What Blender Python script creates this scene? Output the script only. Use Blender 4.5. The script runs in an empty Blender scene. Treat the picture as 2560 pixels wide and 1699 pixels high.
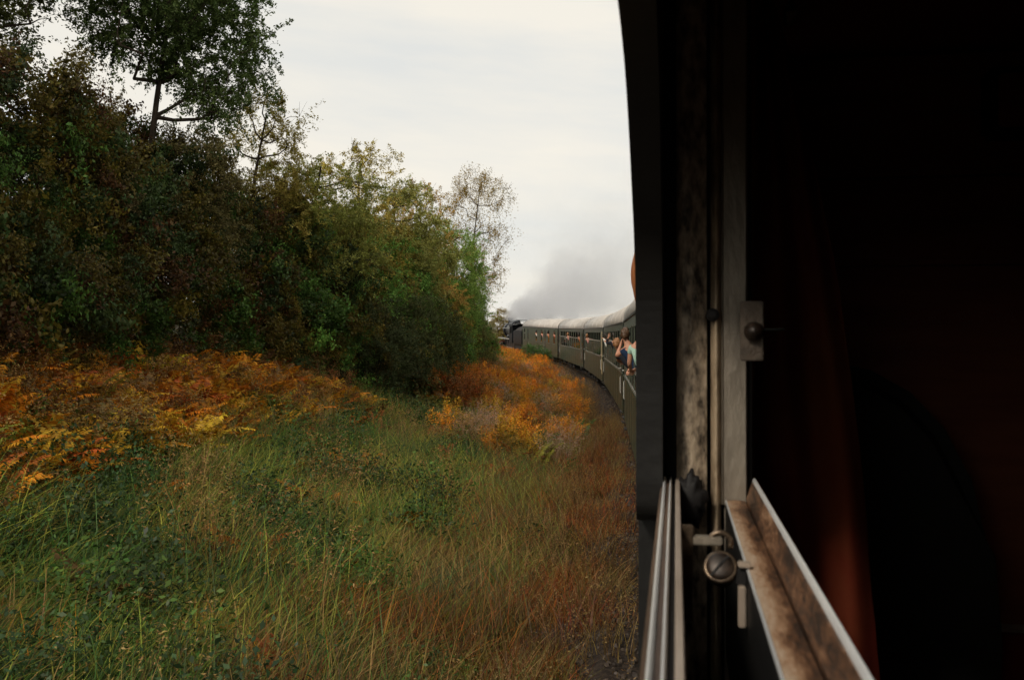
import bpy, bmesh, math, random
import numpy as np
from mathutils import Vector, Matrix, Euler

random.seed(7)
rng = np.random.default_rng(7)
scene = bpy.context.scene
COL = scene.collection
R = math.radians

# ------------------------------------------------------------------ camera, sky, sun, exposure
CANT = R(4.9)                      # the curve is banked: every carriage leans to the inside (left)
EYE = Vector((-1.4126, 0.0, 2.75)) # eye in the frame of the carriage it looks out of
LEAN = Matrix.Rotation(-CANT, 4, 'Y')
cam_d = bpy.data.cameras.new('camera')
cam = bpy.data.objects.new('camera', cam_d)
COL.objects.link(cam)
psi, pit = R(9.35), R(0.23)
fw = Vector((-math.sin(psi) * math.cos(pit), math.cos(psi) * math.cos(pit), math.sin(pit)))
rt = Vector((math.cos(psi), math.sin(psi), 0))
up = rt.cross(fw)
rot = Matrix((rt, up, -fw)).transposed().to_4x4()
cam.matrix_world = LEAN @ Matrix.Translation(EYE) @ rot
cam_d.lens = 35.0
cam_d.sensor_width = 36.0
cam_d.clip_start = 0.01
cam_d.clip_end = 6000
cam_d.dof.use_dof = True
cam_d.dof.focus_distance = 38.0
cam_d.dof.aperture_fstop = 20.0
scene.camera = cam

SUN_AZ = Vector((-0.50, -0.86))    # horizontal direction towards the sun: behind the viewer, a little to the left
SUN_EL = R(36)
world = bpy.data.worlds.new('World')
scene.world = world
world.use_nodes = True
nt = world.node_tree
nt.nodes.clear()
wo = nt.nodes.new('ShaderNodeOutputWorld')
bg = nt.nodes.new('ShaderNodeBackground')
sky = nt.nodes.new('ShaderNodeTexSky')
sky.sky_type = 'NISHITA'
sky.sun_disc = False
sky.sun_elevation = SUN_EL
sky.sun_rotation = math.atan2(SUN_AZ.x, SUN_AZ.y)
sky.dust_density = 3.0
tc = nt.nodes.new('ShaderNodeTexCoord')
mp = nt.nodes.new('ShaderNodeMapping')
mp.inputs['Scale'].default_value = (1.0, 1.0, 5.0)
mp.inputs['Rotation'].default_value = (0.10, 0.06, 0.3)
n1 = nt.nodes.new('ShaderNodeTexNoise')
n1.inputs['Scale'].default_value = 2.6
n1.inputs['Detail'].default_value = 7
n1.inputs['Roughness'].default_value = 0.55
cr = nt.nodes.new('ShaderNodeValToRGB')
cr.color_ramp.elements[0].position = 0.36
cr.color_ramp.elements[0].color = (6.60, 6.62, 6.35, 1)
cr.color_ramp.elements[1].position = 0.62
cr.color_ramp.elements[1].color = (7.85, 7.42, 6.55, 1)
mx = nt.nodes.new('ShaderNodeMix')
mx.data_type = 'RGBA'
mx.inputs[0].default_value = 0.93          # a thin unbroken sheet of cloud over the blue
nt.links.new(tc.outputs['Generated'], mp.inputs['Vector'])
nt.links.new(mp.outputs['Vector'], n1.inputs['Vector'])
nt.links.new(n1.outputs['Fac'], cr.inputs['Fac'])
nt.links.new(sky.outputs['Color'], mx.inputs[6])
nt.links.new(cr.outputs['Color'], mx.inputs[7])
nt.links.new(mx.outputs[2], bg.inputs['Color'])
bg.inputs['Strength'].default_value = 0.1
nt.links.new(bg.outputs['Background'], wo.inputs['Surface'])

sun_d = bpy.data.lights.new('sun', 'SUN')
sun_d.energy = 1.5
sun_d.angle = R(9)
sun_d.color = (1.0, 0.90, 0.76)
sun = bpy.data.objects.new('sun', sun_d)
COL.objects.link(sun)
sd = Vector((SUN_AZ.x * math.cos(SUN_EL), SUN_AZ.y * math.cos(SUN_EL), math.sin(SUN_EL)))
sun.rotation_euler = sd.to_track_quat('Z', 'Y').to_euler()

scene.view_settings.view_transform = 'Standard'
scene.view_settings.look = 'None'
scene.view_settings.exposure = 0.3
scene.view_settings.gamma = 1.0
scene.render.engine = 'CYCLES'
scene.cycles.max_bounces = 4
scene.cycles.diffuse_bounces = 2
scene.cycles.glossy_bounces = 2
scene.cycles.use_adaptive_sampling = True
scene.cycles.adaptive_threshold = 0.035
scene.cycles.transparent_max_bounces = 6
scene.cycles.volume_bounces = 1
scene.cycles.volume_step_rate = 1.5

# ------------------------------------------------------------------ materials
def mat_base(name):
    m = bpy.data.materials.new(name)
    m.use_nodes = True
    return m, m.node_tree, m.node_tree.nodes['Principled BSDF']

def mat(name, col, rough=0.6, metal=0.0, col2=None, scale=8.0, detail=5, lo=0.35, hi=0.65,
        bump=0.0, bscale=None, stretch=None, spec=0.5, rough2=None):
    m, t, p = mat_base(name)
    p.inputs['Roughness'].default_value = rough
    p.inputs['Metallic'].default_value = metal
    p.inputs['Specular IOR Level'].default_value = spec
    p.inputs['Base Color'].default_value = (*col, 1)
    if col2 is not None or bump:
        tcn = t.nodes.new('ShaderNodeTexCoord')
        mpn = t.nodes.new('ShaderNodeMapping')
        if stretch: mpn.inputs['Scale'].default_value = stretch
        t.links.new(tcn.outputs['Object'], mpn.inputs['Vector'])
        nz = t.nodes.new('ShaderNodeTexNoise')
        nz.inputs['Scale'].default_value = scale
        nz.inputs['Detail'].default_value = detail
        nz.inputs['Roughness'].default_value = 0.62
        t.links.new(mpn.outputs['Vector'], nz.inputs['Vector'])
        if col2 is not None:
            r = t.nodes.new('ShaderNodeValToRGB')
            r.color_ramp.elements[0].position = lo
            r.color_ramp.elements[0].color = (*col, 1)
            r.color_ramp.elements[1].position = hi
            r.color_ramp.elements[1].color = (*col2, 1)
            t.links.new(nz.outputs['Fac'], r.inputs['Fac'])
            t.links.new(r.outputs['Color'], p.inputs['Base Color'])
        if rough2 is not None:
            mr = t.nodes.new('ShaderNodeMapRange')
            mr.inputs[1].default_value = lo; mr.inputs[2].default_value = hi
            mr.inputs[3].default_value = rough; mr.inputs[4].default_value = rough2
            t.links.new(nz.outputs['Fac'], mr.inputs[0])
            t.links.new(mr.outputs[0], p.inputs['Roughness'])
        if bump:
            nb = t.nodes.new('ShaderNodeTexNoise')
            nb.inputs['Scale'].default_value = bscale or scale * 3
            nb.inputs['Detail'].default_value = 4
            t.links.new(mpn.outputs['Vector'], nb.inputs['Vector'])
            b = t.nodes.new('ShaderNodeBump')
            b.inputs['Strength'].default_value = bump
            b.inputs['Distance'].default_value = 0.02
            t.links.new(nb.outputs['Fac'], b.inputs['Height'])
            t.links.new(b.outputs['Normal'], p.inputs['Normal'])
    return m

def leaf_material(name, source, transl=0.25, sat=1.0):
    """diffuse + translucent; colour = tint (per instance or per object) varied per leaf by the 'var' attribute"""
    m = bpy.data.materials.new(name)
    m.use_nodes = True
    t = m.node_tree
    t.nodes.clear()
    out = t.nodes.new('ShaderNodeOutputMaterial')
    if source == 'object':
        src = t.nodes.new('ShaderNodeObjectInfo'); col = src.outputs['Color']
    elif source == 'instancer':
        src = t.nodes.new('ShaderNodeAttribute'); src.attribute_type = 'INSTANCER'; src.attribute_name = 'tint'; col = src.outputs['Color']
    va = t.nodes.new('ShaderNodeAttribute'); va.attribute_type = 'GEOMETRY'; va.attribute_name = 'var'
    sep = t.nodes.new('ShaderNodeSeparateColor')
    t.links.new(va.outputs['Color'], sep.inputs['Color'])
    hs = t.nodes.new('ShaderNodeHueSaturation')
    mh = t.nodes.new('ShaderNodeMapRange'); mh.inputs[3].default_value = 0.480; mh.inputs[4].default_value = 0.522
    t.links.new(sep.outputs['Red'], mh.inputs[0]); t.links.new(mh.outputs[0], hs.inputs['Hue'])
    mv = t.nodes.new('ShaderNodeMapRange'); mv.inputs[3].default_value = 0.5; mv.inputs[4].default_value = 1.55
    t.links.new(sep.outputs['Green'], mv.inputs[0]); t.links.new(mv.outputs[0], hs.inputs['Value'])
    hs.inputs['Saturation'].default_value = sat
    t.links.new(col, hs.inputs['Color'])
    d = t.nodes.new('ShaderNodeBsdfDiffuse')
    tr = t.nodes.new('ShaderNodeBsdfTranslucent')
    gl = t.nodes.new('ShaderNodeBsdfGlossy'); gl.inputs['Roughness'].default_value = 0.45
    gl.inputs['Color'].default_value = (0.5, 0.5, 0.5, 1)
    a = t.nodes.new('ShaderNodeMixShader'); a.inputs[0].default_value = transl
    b = t.nodes.new('ShaderNodeMixShader'); b.inputs[0].default_value = 0.03
    t.links.new(hs.outputs['Color'], d.inputs['Color']); t.links.new(hs.outputs['Color'], tr.inputs['Color'])
    t.links.new(d.outputs[0], a.inputs[1]); t.links.new(tr.outputs[0], a.inputs[2])
    t.links.new(a.outputs[0], b.inputs[1]); t.links.new(gl.outputs[0], b.inputs[2])
    t.links.new(b.outputs[0], out.inputs['Surface'])
    return m

M = {}
M['coach_green'] = mat('coach_green', (0.020, 0.042, 0.027), 0.38, col2=(0.050, 0.068, 0.042), scale=1.6, lo=0.3, hi=0.7, stretch=(1, 0.6, 1.6), bump=0.15, bscale=1.4, spec=0.6)
M['coach_dark'] = mat('coach_dark', (0.010, 0.012, 0.012), 0.45, col2=(0.022, 0.023, 0.02), scale=5)
M['roof_grey'] = mat('roof_grey', (0.34, 0.31, 0.285), 0.6, col2=(0.62, 0.58, 0.53), scale=2.2, detail=8, lo=0.3, hi=0.62, stretch=(.5, 1.2, .5))
M['cream'] = mat('cream_paint', (0.50, 0.40, 0.23), 0.5, col2=(0.58, 0.47, 0.29), scale=6)
M['sill_far'] = mat('sill_metal', (0.30, 0.29, 0.26), 0.45, metal=0.3)
M['alu_far'] = mat('bright_metal', (0.55, 0.54, 0.50), 0.35, metal=0.6)
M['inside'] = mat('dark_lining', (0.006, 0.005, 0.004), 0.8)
M['bellows'] = mat('black_rubber', (0.008, 0.008, 0.008), 0.75)
M['under'] = mat('grimy_iron', (0.010, 0.009, 0.008), 0.8, col2=(0.03, 0.025, 0.02), scale=7)
M['wheel'] = mat('wheel_steel', (0.05, 0.045, 0.04), 0.45, metal=0.6)
M['pale_iron'] = mat('pale_iron', (0.35, 0.34, 0.32), 0.5)
M['white_paint'] = mat('white_paint', (0.62, 0.61, 0.56), 0.5)
M['loco_black'] = mat('loco_black', (0.004, 0.006, 0.009), 0.42, col2=(0.008, 0.011, 0.015), scale=4, spec=.18)
M['loco_red'] = mat('loco_red', (0.22, 0.02, 0.012), 0.5)
M['loco_orange'] = mat('loco_orange', (0.45, 0.12, 0.02), 0.5)
M['skin'] = mat('skin', (0.50, 0.235, 0.14), 0.55, col2=(0.56, 0.28, 0.18), scale=12)

def glass_mat():
    m = bpy.data.materials.new('window_glass'); m.use_nodes = True
    t = m.node_tree; t.nodes.clear()
    out = t.nodes.new('ShaderNodeOutputMaterial')
    tr = t.nodes.new('ShaderNodeBsdfTransparent'); tr.inputs['Color'].default_value = (0.55, 0.58, 0.55, 1)
    gl = t.nodes.new('ShaderNodeBsdfGlossy'); gl.inputs['Roughness'].default_value = 0.02; gl.inputs['Color'].default_value = (0.9, 0.9, 0.88, 1)
    lw = t.nodes.new('ShaderNodeFresnel'); lw.inputs['IOR'].default_value = 1.5
    mxs = t.nodes.new('ShaderNodeMixShader')
    t.links.new(lw.outputs['Fac'], mxs.inputs[0]); t.links.new(tr.outputs[0], mxs.inputs[1]); t.links.new(gl.outputs[0], mxs.inputs[2])
    t.links.new(mxs.outputs[0], out.inputs['Surface'])
    return m
M['glass'] = glass_mat()

# worn window metal: warm grey with brown grime
M['jamb_metal'] = mat('jamb_metal', (0.050, 0.038, 0.027), 0.55, metal=0.15, col2=(0.50, 0.40, 0.29), scale=110, detail=10, lo=0.36, hi=0.62, bump=0.25, bscale=120, stretch=(1, 1, 0.45), rough2=0.42)
M['jamb_flat'] = mat('jamb_flat', (0.17, 0.145, 0.115), 0.5, metal=0.3, col2=(0.30, 0.26, 0.205), scale=22, detail=8, lo=0.35, hi=0.65, bump=0.12, bscale=160, stretch=(1, 1, 0.4))
M['bead_metal'] = mat('bead_metal', (0.12, 0.08, 0.05), 0.45, metal=0.3, col2=(0.52, 0.40, 0.27), scale=30, detail=7, lo=0.38, hi=0.6, bump=0.2, bscale=120, stretch=(1, 1, 0.5))
M['rail_bright'] = mat('rail_bright', (0.72, 0.73, 0.74), 0.30, metal=0.35, col2=(0.92, 0.92, 0.90), scale=30, stretch=(1, 0.1, 1))
M['rail_brown'] = mat('rail_brown', (0.045, 0.026, 0.017), 0.5, metal=0.2, col2=(0.14, 0.085, 0.055), scale=22, detail=7, lo=0.35, hi=0.65, stretch=(1, 0.35, 1))
M['rail_tan'] = mat('rail_tan', (0.40, 0.32, 0.25), 0.42, metal=0.35, col2=(0.56, 0.47, 0.39), scale=25, detail=6, stretch=(1, 0.3, 1))
def sill_mat():
    # bare tan metal worn through brown grime; grime thickest along the middle of the sill
    m, t, p = mat_base('sill_patina')
    N = t.nodes.new; L = t.links.new
    tcn = N('ShaderNodeTexCoord'); mpn = N('ShaderNodeMapping'); mpn.inputs['Scale'].default_value = (1.4, .30, 1.4)
    L(tcn.outputs['Object'], mpn.inputs['Vector'])
    a = N('ShaderNodeTexNoise'); a.inputs['Scale'].default_value = 30; a.inputs['Detail'].default_value = 9; a.inputs['Roughness'].default_value = .68
    b = N('ShaderNodeTexNoise'); b.inputs['Scale'].default_value = 240; b.inputs['Detail'].default_value = 3
    L(mpn.outputs['Vector'], a.inputs['Vector']); L(mpn.outputs['Vector'], b.inputs['Vector'])
    sx = N('ShaderNodeSeparateXYZ'); L(tcn.outputs['Object'], sx.inputs[0])
    mr = N('ShaderNodeMapRange'); mr.inputs[1].default_value = EYE.x + .0495; mr.inputs[2].default_value = EYE.x + .0635; mr.inputs[3].default_value = .20; mr.inputs[4].default_value = -.10
    L(sx.outputs['X'], mr.inputs[0])
    ad = N('ShaderNodeMath'); ad.operation = 'ADD'; L(a.outputs['Fac'], ad.inputs[0]); L(mr.outputs[0], ad.inputs[1])
    a2 = N('ShaderNodeMath'); a2.operation = 'MULTIPLY_ADD'; a2.inputs[1].default_value = .22; L(b.outputs['Fac'], a2.inputs[0]); L(ad.outputs[0], a2.inputs[2])
    r = N('ShaderNodeValToRGB'); e = r.color_ramp.elements
    e[0].position = .42; e[0].color = (.035, .020, .013, 1); e[1].position = .86; e[1].color = (.56, .42, .30, 1)
    k = e.new(.56); k.color = (.16, .075, .036, 1); k = e.new(.70); k.color = (.40, .235, .135, 1)
    L(a2.outputs[0], r.inputs['Fac']); L(r.outputs['Color'], p.inputs['Base Color'])
    p.inputs['Metallic'].default_value = .2; p.inputs['Roughness'].default_value = .45
    bp = N('ShaderNodeBump'); bp.inputs['Strength'].default_value = .15; bp.inputs['Distance'].default_value = .01
    L(b.outputs['Fac'], bp.inputs['Height']); L(bp.outputs['Normal'], p.inputs['Normal'])
    return m
M['sill_patina'] = sill_mat()
M['plate'] = mat('plate_metal', (0.055, 0.042, 0.032), 0.5, metal=0.3, col2=(0.13, 0.10, 0.075), scale=60, detail=8, bump=.1, bscale=200)
M['bolt'] = mat('dark_bolt', (0.012, 0.009, 0.007), 0.42, metal=0.3, col2=(0.05, 0.032, 0.022), scale=160)
M['black_seal'] = mat('black_seal', (0.006, 0.005, 0.005), 0.7)
M['brass'] = mat('tarnished_brass', (0.05, 0.035, 0.024), 0.36, metal=0.75, col2=(0.30, 0.22, 0.15), scale=60, detail=6, lo=0.35, hi=0.75)
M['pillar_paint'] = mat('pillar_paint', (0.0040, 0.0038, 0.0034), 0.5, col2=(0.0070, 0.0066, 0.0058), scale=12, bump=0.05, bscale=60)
M['wood_dark'] = mat('wood_dark', (0.20, 0.048, 0.022), 0.55, col2=(0.27, 0.075, 0.034), scale=5, stretch=(1, 1, 6))
M['curtain'] = mat('curtain_red', (0.27, 0.042, 0.024), 0.95, col2=(0.32, 0.095, 0.040), scale=5, spec=0.1)
M['seat'] = mat('seat_dark', (0.010, 0.011, 0.009), 0.7, col2=(0.016, 0.017, 0.013), scale=40)
M['red_cloth'] = mat('red_cloth', (0.24, 0.040, 0.022), 0.9, spec=0.1)

# ------------------------------------------------------------------ mesh helpers
def tag(o, label=None, cat=None, group=None, kind=None):
    if label: o['label'] = label
    if cat: o['category'] = cat
    if group: o['group'] = group
    if kind: o['kind'] = kind
    return o

def empty(name, label, cat, group=None, loc=(0, 0, 0), rot=(0, 0, 0)):
    o = bpy.data.objects.new(name, None)
    o.empty_display_size = 0.2
    COL.objects.link(o)
    o.location = loc; o.rotation_euler = rot
    return tag(o, label, cat, group)

def link(name, me, m, parent=None, smooth=False):
    if m is not None and not me.materials:
        me.materials.append(m)
    o = bpy.data.objects.new(name, me)
    COL.objects.link(o)
    if parent: o.parent = parent
    if smooth:
        me.polygons.foreach_set('use_smooth', [True] * len(me.polygons))
    return o

def bm_done(name, bm, m, parent=None, smooth=False):
    bmesh.ops.recalc_face_normals(bm, faces=bm.faces)
    me = bpy.data.meshes.new(name)
    bm.to_mesh(me); bm.free()
    return link(name, me, m, parent, smooth)

def box(bm, x0, x1, y0, y1, z0, z1, bev=0.0):
    v = [bm.verts.new((x, y, z)) for x in (x0, x1) for y in (y0, y1) for z in (z0, z1)]
    fs = [(0, 1, 3, 2), (4, 6, 7, 5), (0, 4, 5, 1), (2, 3, 7, 6), (0, 2, 6, 4), (1, 5, 7, 3)]
    faces = [bm.faces.new([v[i] for i in f]) for f in fs]
    if bev:
        es = list({e for f in faces for e in f.edges})
        bmesh.ops.bevel(bm, geom=es, offset=bev, segments=2, affect='EDGES')

def boxo(name, dims, m, parent=None, bev=0.0):
    bm = bmesh.new(); box(bm, *dims, bev=bev)
    return bm_done(name, bm, m, parent)

def tube(bm, pts, radii, seg=8, cap=True):
    pts = [Vector(p) for p in pts]
    rings = []
    for i, p in enumerate(pts):
        d = (pts[min(i + 1, len(pts) - 1)] - pts[max(i - 1, 0)]).normalized()
        a = d.orthogonal().normalized() if abs(d.z) < 0.99 else Vector((1, 0, 0))
        if abs(d.z) < 0.99:
            a = d.cross(Vector((0, 0, 1))).normalized()
        b = d.cross(a)
        r = radii[i] if hasattr(radii, '__len__') else radii
        rings.append([bm.verts.new(p + (a * math.cos(2 * math.pi * k / seg) + b * math.sin(2 * math.pi * k / seg)) * r) for k in range(seg)])
    for i in range(len(rings) - 1):
        for k in range(seg):
            bm.faces.new((rings[i][k], rings[i][(k + 1) % seg], rings[i + 1][(k + 1) % seg], rings[i + 1][k]))
    if cap:
        bm.faces.new(rings[0][::-1]); bm.faces.new(rings[-1])

def prism(bm, poly, axis, a0, a1):
    """poly: 2D points; axis 'x': (y,z) extruded along x; 'y': (x,z) extruded along y"""
    def P(p, a):
        return (a, p[0], p[1]) if axis == 'x' else (p[0], a, p[1])
    va = [bm.verts.new(P(p, a0)) for p in poly]
    vb = [bm.verts.new(P(p, a1)) for p in poly]
    n = len(poly)
    bm.faces.new(va); bm.faces.new(vb[::-1])
    for i in range(n):
        bm.faces.new((va[i], vb[i], vb[(i + 1) % n], va[(i + 1) % n]))

def np_mesh(name, verts, faces, var=None):
    me = bpy.data.meshes.new(name)
    verts = np.asarray(verts, dtype=np.float32); faces = np.asarray(faces, dtype=np.int32)
    k = faces.shape[1]
    me.vertices.add(len(verts)); me.vertices.foreach_set('co', verts.ravel())
    me.loops.add(faces.size); me.loops.foreach_set('vertex_index', faces.ravel())
    me.polygons.add(len(faces))
    me.polygons.foreach_set('loop_start', np.arange(0, faces.size, k, dtype=np.int32))
    me.polygons.foreach_set('loop_total', np.full(len(faces), k, dtype=np.int32))
    me.update(calc_edges=True)
    if var is not None:
        at = me.attributes.new('var', 'FLOAT_COLOR', 'FACE')
        c = np.zeros((len(faces), 4), dtype=np.float32); c[:, :var.shape[1]] = var; c[:, 3] = 1
        at.data.foreach_set('color', c.ravel())
    return me

def copy_tree(o, parent=None):
    c = o.copy(); COL.objects.link(c)
    c.parent = parent
    if parent is not None:
        c.matrix_parent_inverse = Matrix.Identity(4)
    for ch in list(o.children):
        copy_tree(ch, c)
    return c

# ------------------------------------------------------------------ the line of the track
gap_pts = [(-60, 0.0), (-30, 0.0), (-12, 0.0), (8.56, -0.01), (28.65, -1.45), (48.6, -3.47), (67.8, -6.18), (88.8, -10.41), (111.5, -17.23), (131.0, -24.0), (160.0, -36.0), (200, -56)]
gy = np.array([p[0] for p in gap_pts]); gx = np.array([p[1] for p in gap_pts])
_c = np.polyfit(gy / 100, gx, 6)
def cx(y):
    return np.polyval(_c, np.asarray(y) / 100)
def cdx(y):
    return np.polyval(np.polyder(_c), np.asarray(y) / 100) / 100
def track_pt(y, u):
    """u metres to the left of the centre line at station y -> world x, y"""
    d = cdx(y); n = np.sqrt(1 + d * d)
    return cx(y) - u / n, y + u * d / n     # left normal of (d,1) is (-1,d)

def ground_z(u, y=0):
    u = np.asarray(u, dtype=float)
    au = np.abs(u)
    z = np.interp(au, [0, 1.7, 2.7, 3.2], [-0.28, -0.30, -0.72, -0.78])
    bank = np.interp(u, [4.2, 7.0, 9.5, 12.0, 16, 40], [0, 0.30, 1.00, 1.75, 2.1, 2.4])
    far = np.interp(u, [-300, -40, -6], [0.6, 0.3, 0.0])
    return z + bank + far

# ground sheet following the line, out to the horizon
us = np.concatenate([-np.geomspace(3000, 12, 14), np.linspace(-9, 20, 88), np.geomspace(22, 3000, 16)])
ys = np.concatenate([[-2500, -1200, -500, -200, -90, -40], np.linspace(-20, 140, 110), [150, 165, 190, 240, 400, 800, 1500, 3000]])
U, Y = np.meshgrid(us, ys)
yc = np.clip(Y, -60, 165)
X0, Y0 = track_pt(yc, np.clip(U, -40, 40))
XX = X0 - (U - np.clip(U, -40, 40)); YY = Y0 + (Y - yc)
ZZ = ground_z(U) + np.where((np.abs(U) > 2.9), 0.06 * np.sin(XX * 1.7 + 1.3 * np.sin(YY * .9)) * np.sin(YY * 1.1), 0)
vs = np.stack([XX.ravel(), YY.ravel(), ZZ.ravel()], 1)
nu = len(us); ny = len(ys)
idx = np.arange(nu * ny).reshape(ny, nu)
fs = np.stack([idx[:-1, :-1].ravel(), idx[:-1, 1:].ravel(), idx[1:, 1:].ravel(), idx[1:, :-1].ravel()], 1)
M['soil'] = mat('soil', (0.020, 0.015, 0.008), 0.95, col2=(0.050, 0.040, 0.018), scale=2.2, detail=9, bump=0.6, bscale=9, spec=0.1)
g = link('ground', np_mesh('ground', vs, fs), M['soil'], smooth=True)
tag(g, 'dark soil bank rising to the thicket beside the line', 'ground', kind='structure')

# ballast shoulder (bed) and rails
bm = bmesh.new()
prof = [(-2.75, -0.74), (-1.75, -0.23), (1.75, -0.23), (2.75, -0.74)]
prev = None
for y in np.linspace(-25, 150, 90):
    ring = []
    for (u, z) in prof:
        x_, y_ = track_pt(y, u)
        ring.append(bm.verts.new((float(x_), float(y_), z + 0.03)))
    if prev:
        for i in range(3):
            bm.faces.new((prev[i], prev[i + 1], ring[i + 1], ring[i]))
    prev = ring
M['ballast'] = mat('ballast', (0.018, 0.014, 0.012), 0.95, col2=(0.055, 0.040, 0.030), scale=14, detail=8, bump=0.9, bscale=30, spec=0.1)
o = bm_done('track_bed', bm, M['ballast'])
tag(o, 'dark ballast bed under the curving train', 'track bed', kind='structure')
for u in (-0.75, 0.75):
    bm = bmesh.new()
    prev = None
    for y in np.linspace(-25, 150, 90):
        ring = []
        for du, z in [(-.07, -.2), (-.02, -.17), (-.035, -.03), (-.035, 0), (.035, 0), (.035, -.03), (.02, -.17), (.07, -.2)]:
            x_, y_ = track_pt(y, u + du)
            ring.append(bm.verts.new((float(x_), float(y_), z + u * -math.sin(CANT))))
        if prev:
            for i in range(7):
                bm.faces.new((prev[i], prev[i + 1], ring[i + 1], ring[i]))
        prev = ring
    rail = bm_done('rail', bm, M['wheel'])
    rail.parent = o

# ------------------------------------------------------------------ carriages
SILL, RAILZ, WTOP, CANTRAIL, BOTTOM = 1.85, 2.61, 3.05, 3.25, 0.62
HALF = 1.45

def wall_mesh(ys_b, zs_b, holes, x_out=-HALF, th=0.014):
    """flat side wall with real rectangular openings and reveals"""
    bm = bmesh.new()
    def inhole(y, z):
        return any(h[0] < y < h[1] and h[2] < z < h[3] for h in holes)
    ny_, nz_ = len(ys_b), len(zs_b)
    vo = [[bm.verts.new((x_out, y, z)) for z in zs_b] for y in ys_b]
    vi = [[bm.verts.new((x_out + th, y, z)) for z in zs_b] for y in ys_b]
    solid = [[not inhole((ys_b[i] + ys_b[i + 1]) / 2, (zs_b[j] + zs_b[j + 1]) / 2) for j in range(nz_ - 1)] for i in range(ny_ - 1)]
    S = lambda i, j: 0 <= i < ny_ - 1 and 0 <= j < nz_ - 1 and solid[i][j]
    for i in range(ny_ - 1):
        for j in range(nz_ - 1):
            if not solid[i][j]: continue
            bm.faces.new((vo[i][j], vo[i][j + 1], vo[i + 1][j + 1], vo[i + 1][j]))
            bm.faces.new((vi[i][j], vi[i + 1][j], vi[i + 1][j + 1], vi[i][j + 1]))
            if not S(i - 1, j): bm.faces.new((vo[i][j], vi[i][j], vi[i][j + 1], vo[i][j + 1]))
            if not S(i + 1, j): bm.faces.new((vo[i + 1][j], vo[i + 1][j + 1], vi[i + 1][j + 1], vi[i + 1][j]))
            if not S(i, j - 1): bm.faces.new((vo[i][j], vo[i + 1][j], vi[i + 1][j], vi[i][j]))
            if not S(i, j + 1): bm.faces.new((vo[i][j + 1], vi[i][j + 1], vi[i + 1][j + 1], vo[i + 1][j + 1]))
    bmesh.ops.delete(bm, geom=[v for v in bm.verts if not v.link_faces], context='VERTS')
    return bm

def roof_profile(n=14, k=1.0, rise=0.86):
    return [(-(HALF + 0.015) * k * math.cos(math.pi * i / n), CANTRAIL + rise * k * math.sin(math.pi * i / n) ** 0.85) for i in range(n + 1)]

def window_unit(parent, yc_, w, rail_z, name='window', top=WTOP, sill=SILL):
    """frame of a half-drop window: bright frame bars, lowered sash with glass, bright sill"""
    bm = bmesh.new()
    x0, x1 = -HALF - 0.006, -HALF + 0.010
    y0, y1 = yc_ - w / 2 + 0.003, yc_ + w / 2 - 0.003
    t = 0.02
    box(bm, x0, x1, y0, y0 + t, sill + 0.003, top - 0.003)
    box(bm, x0, x1, y1 - t, y1, sill + 0.003, top - 0.003)
    box(bm, x0 + .002, x1, y0 + t + .001, y1 - t - .001, top - 0.035, top - 0.003)
    f = bm_done(name, bm, M['win_frame'], parent)
    boxo('sash_rail', (x0 - 0.006, x1 - .002, y0 + t + .002, y1 - t - .002, rail_z - 0.045, rail_z), M['alu_far'], f)
    boxo('pane', (-HALF + .002, -HALF + .006, y0 + t + .002, y1 - t - .002, sill + .01, rail_z - 0.046), M['glass'], f)
    boxo('sill', (-HALF - 0.014, -HALF - 0.001, y0 + .01, y1 - .01, sill - 0.045, sill - 0.008), M['sill_far'], f)
    return f
M['win_frame'] = mat('window_frame_green', (0.085, 0.10, 0.075), 0.35, metal=0.2)

def bogie(parent, y):
    b = bm_done('bogie', (lambda bm: (box(bm, -1.12, -1.0, y - 1.6, y + 1.6, 0.42, 0.62, .02), box(bm, 1.0, 1.12, y - 1.6, y + 1.6, 0.42, 0.62, .02), box(bm, -1.0, 1.0, y - .2, y + .2, .4, .58), bm)[-1])(bmesh.new()), M['under'], parent)
    for s in (-1, 1):
        for q in (-1.2, 1.2):
            bm = bmesh.new()
            tube(bm, [(s * 0.70, y + q, .455), (s * 0.80, y + q, .455), (s * .84, y + q, .455)], [.48, .46, .2], 20)
            bm_done('wheel', bm, M['wheel'], b)
            if s < 0:
                bm = bmesh.new()
                box(bm, -1.22, -1.06, y + q - .16, y + q + .16, .34, .6, .03)
                bm_done('axle_box', bm, M['pale_iron'] if q > 0 else M['under'], b)
    return b

def side_windows(n, pitch, w, first):
    return [(first + i * pitch, w) for i in range(n)]

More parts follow.
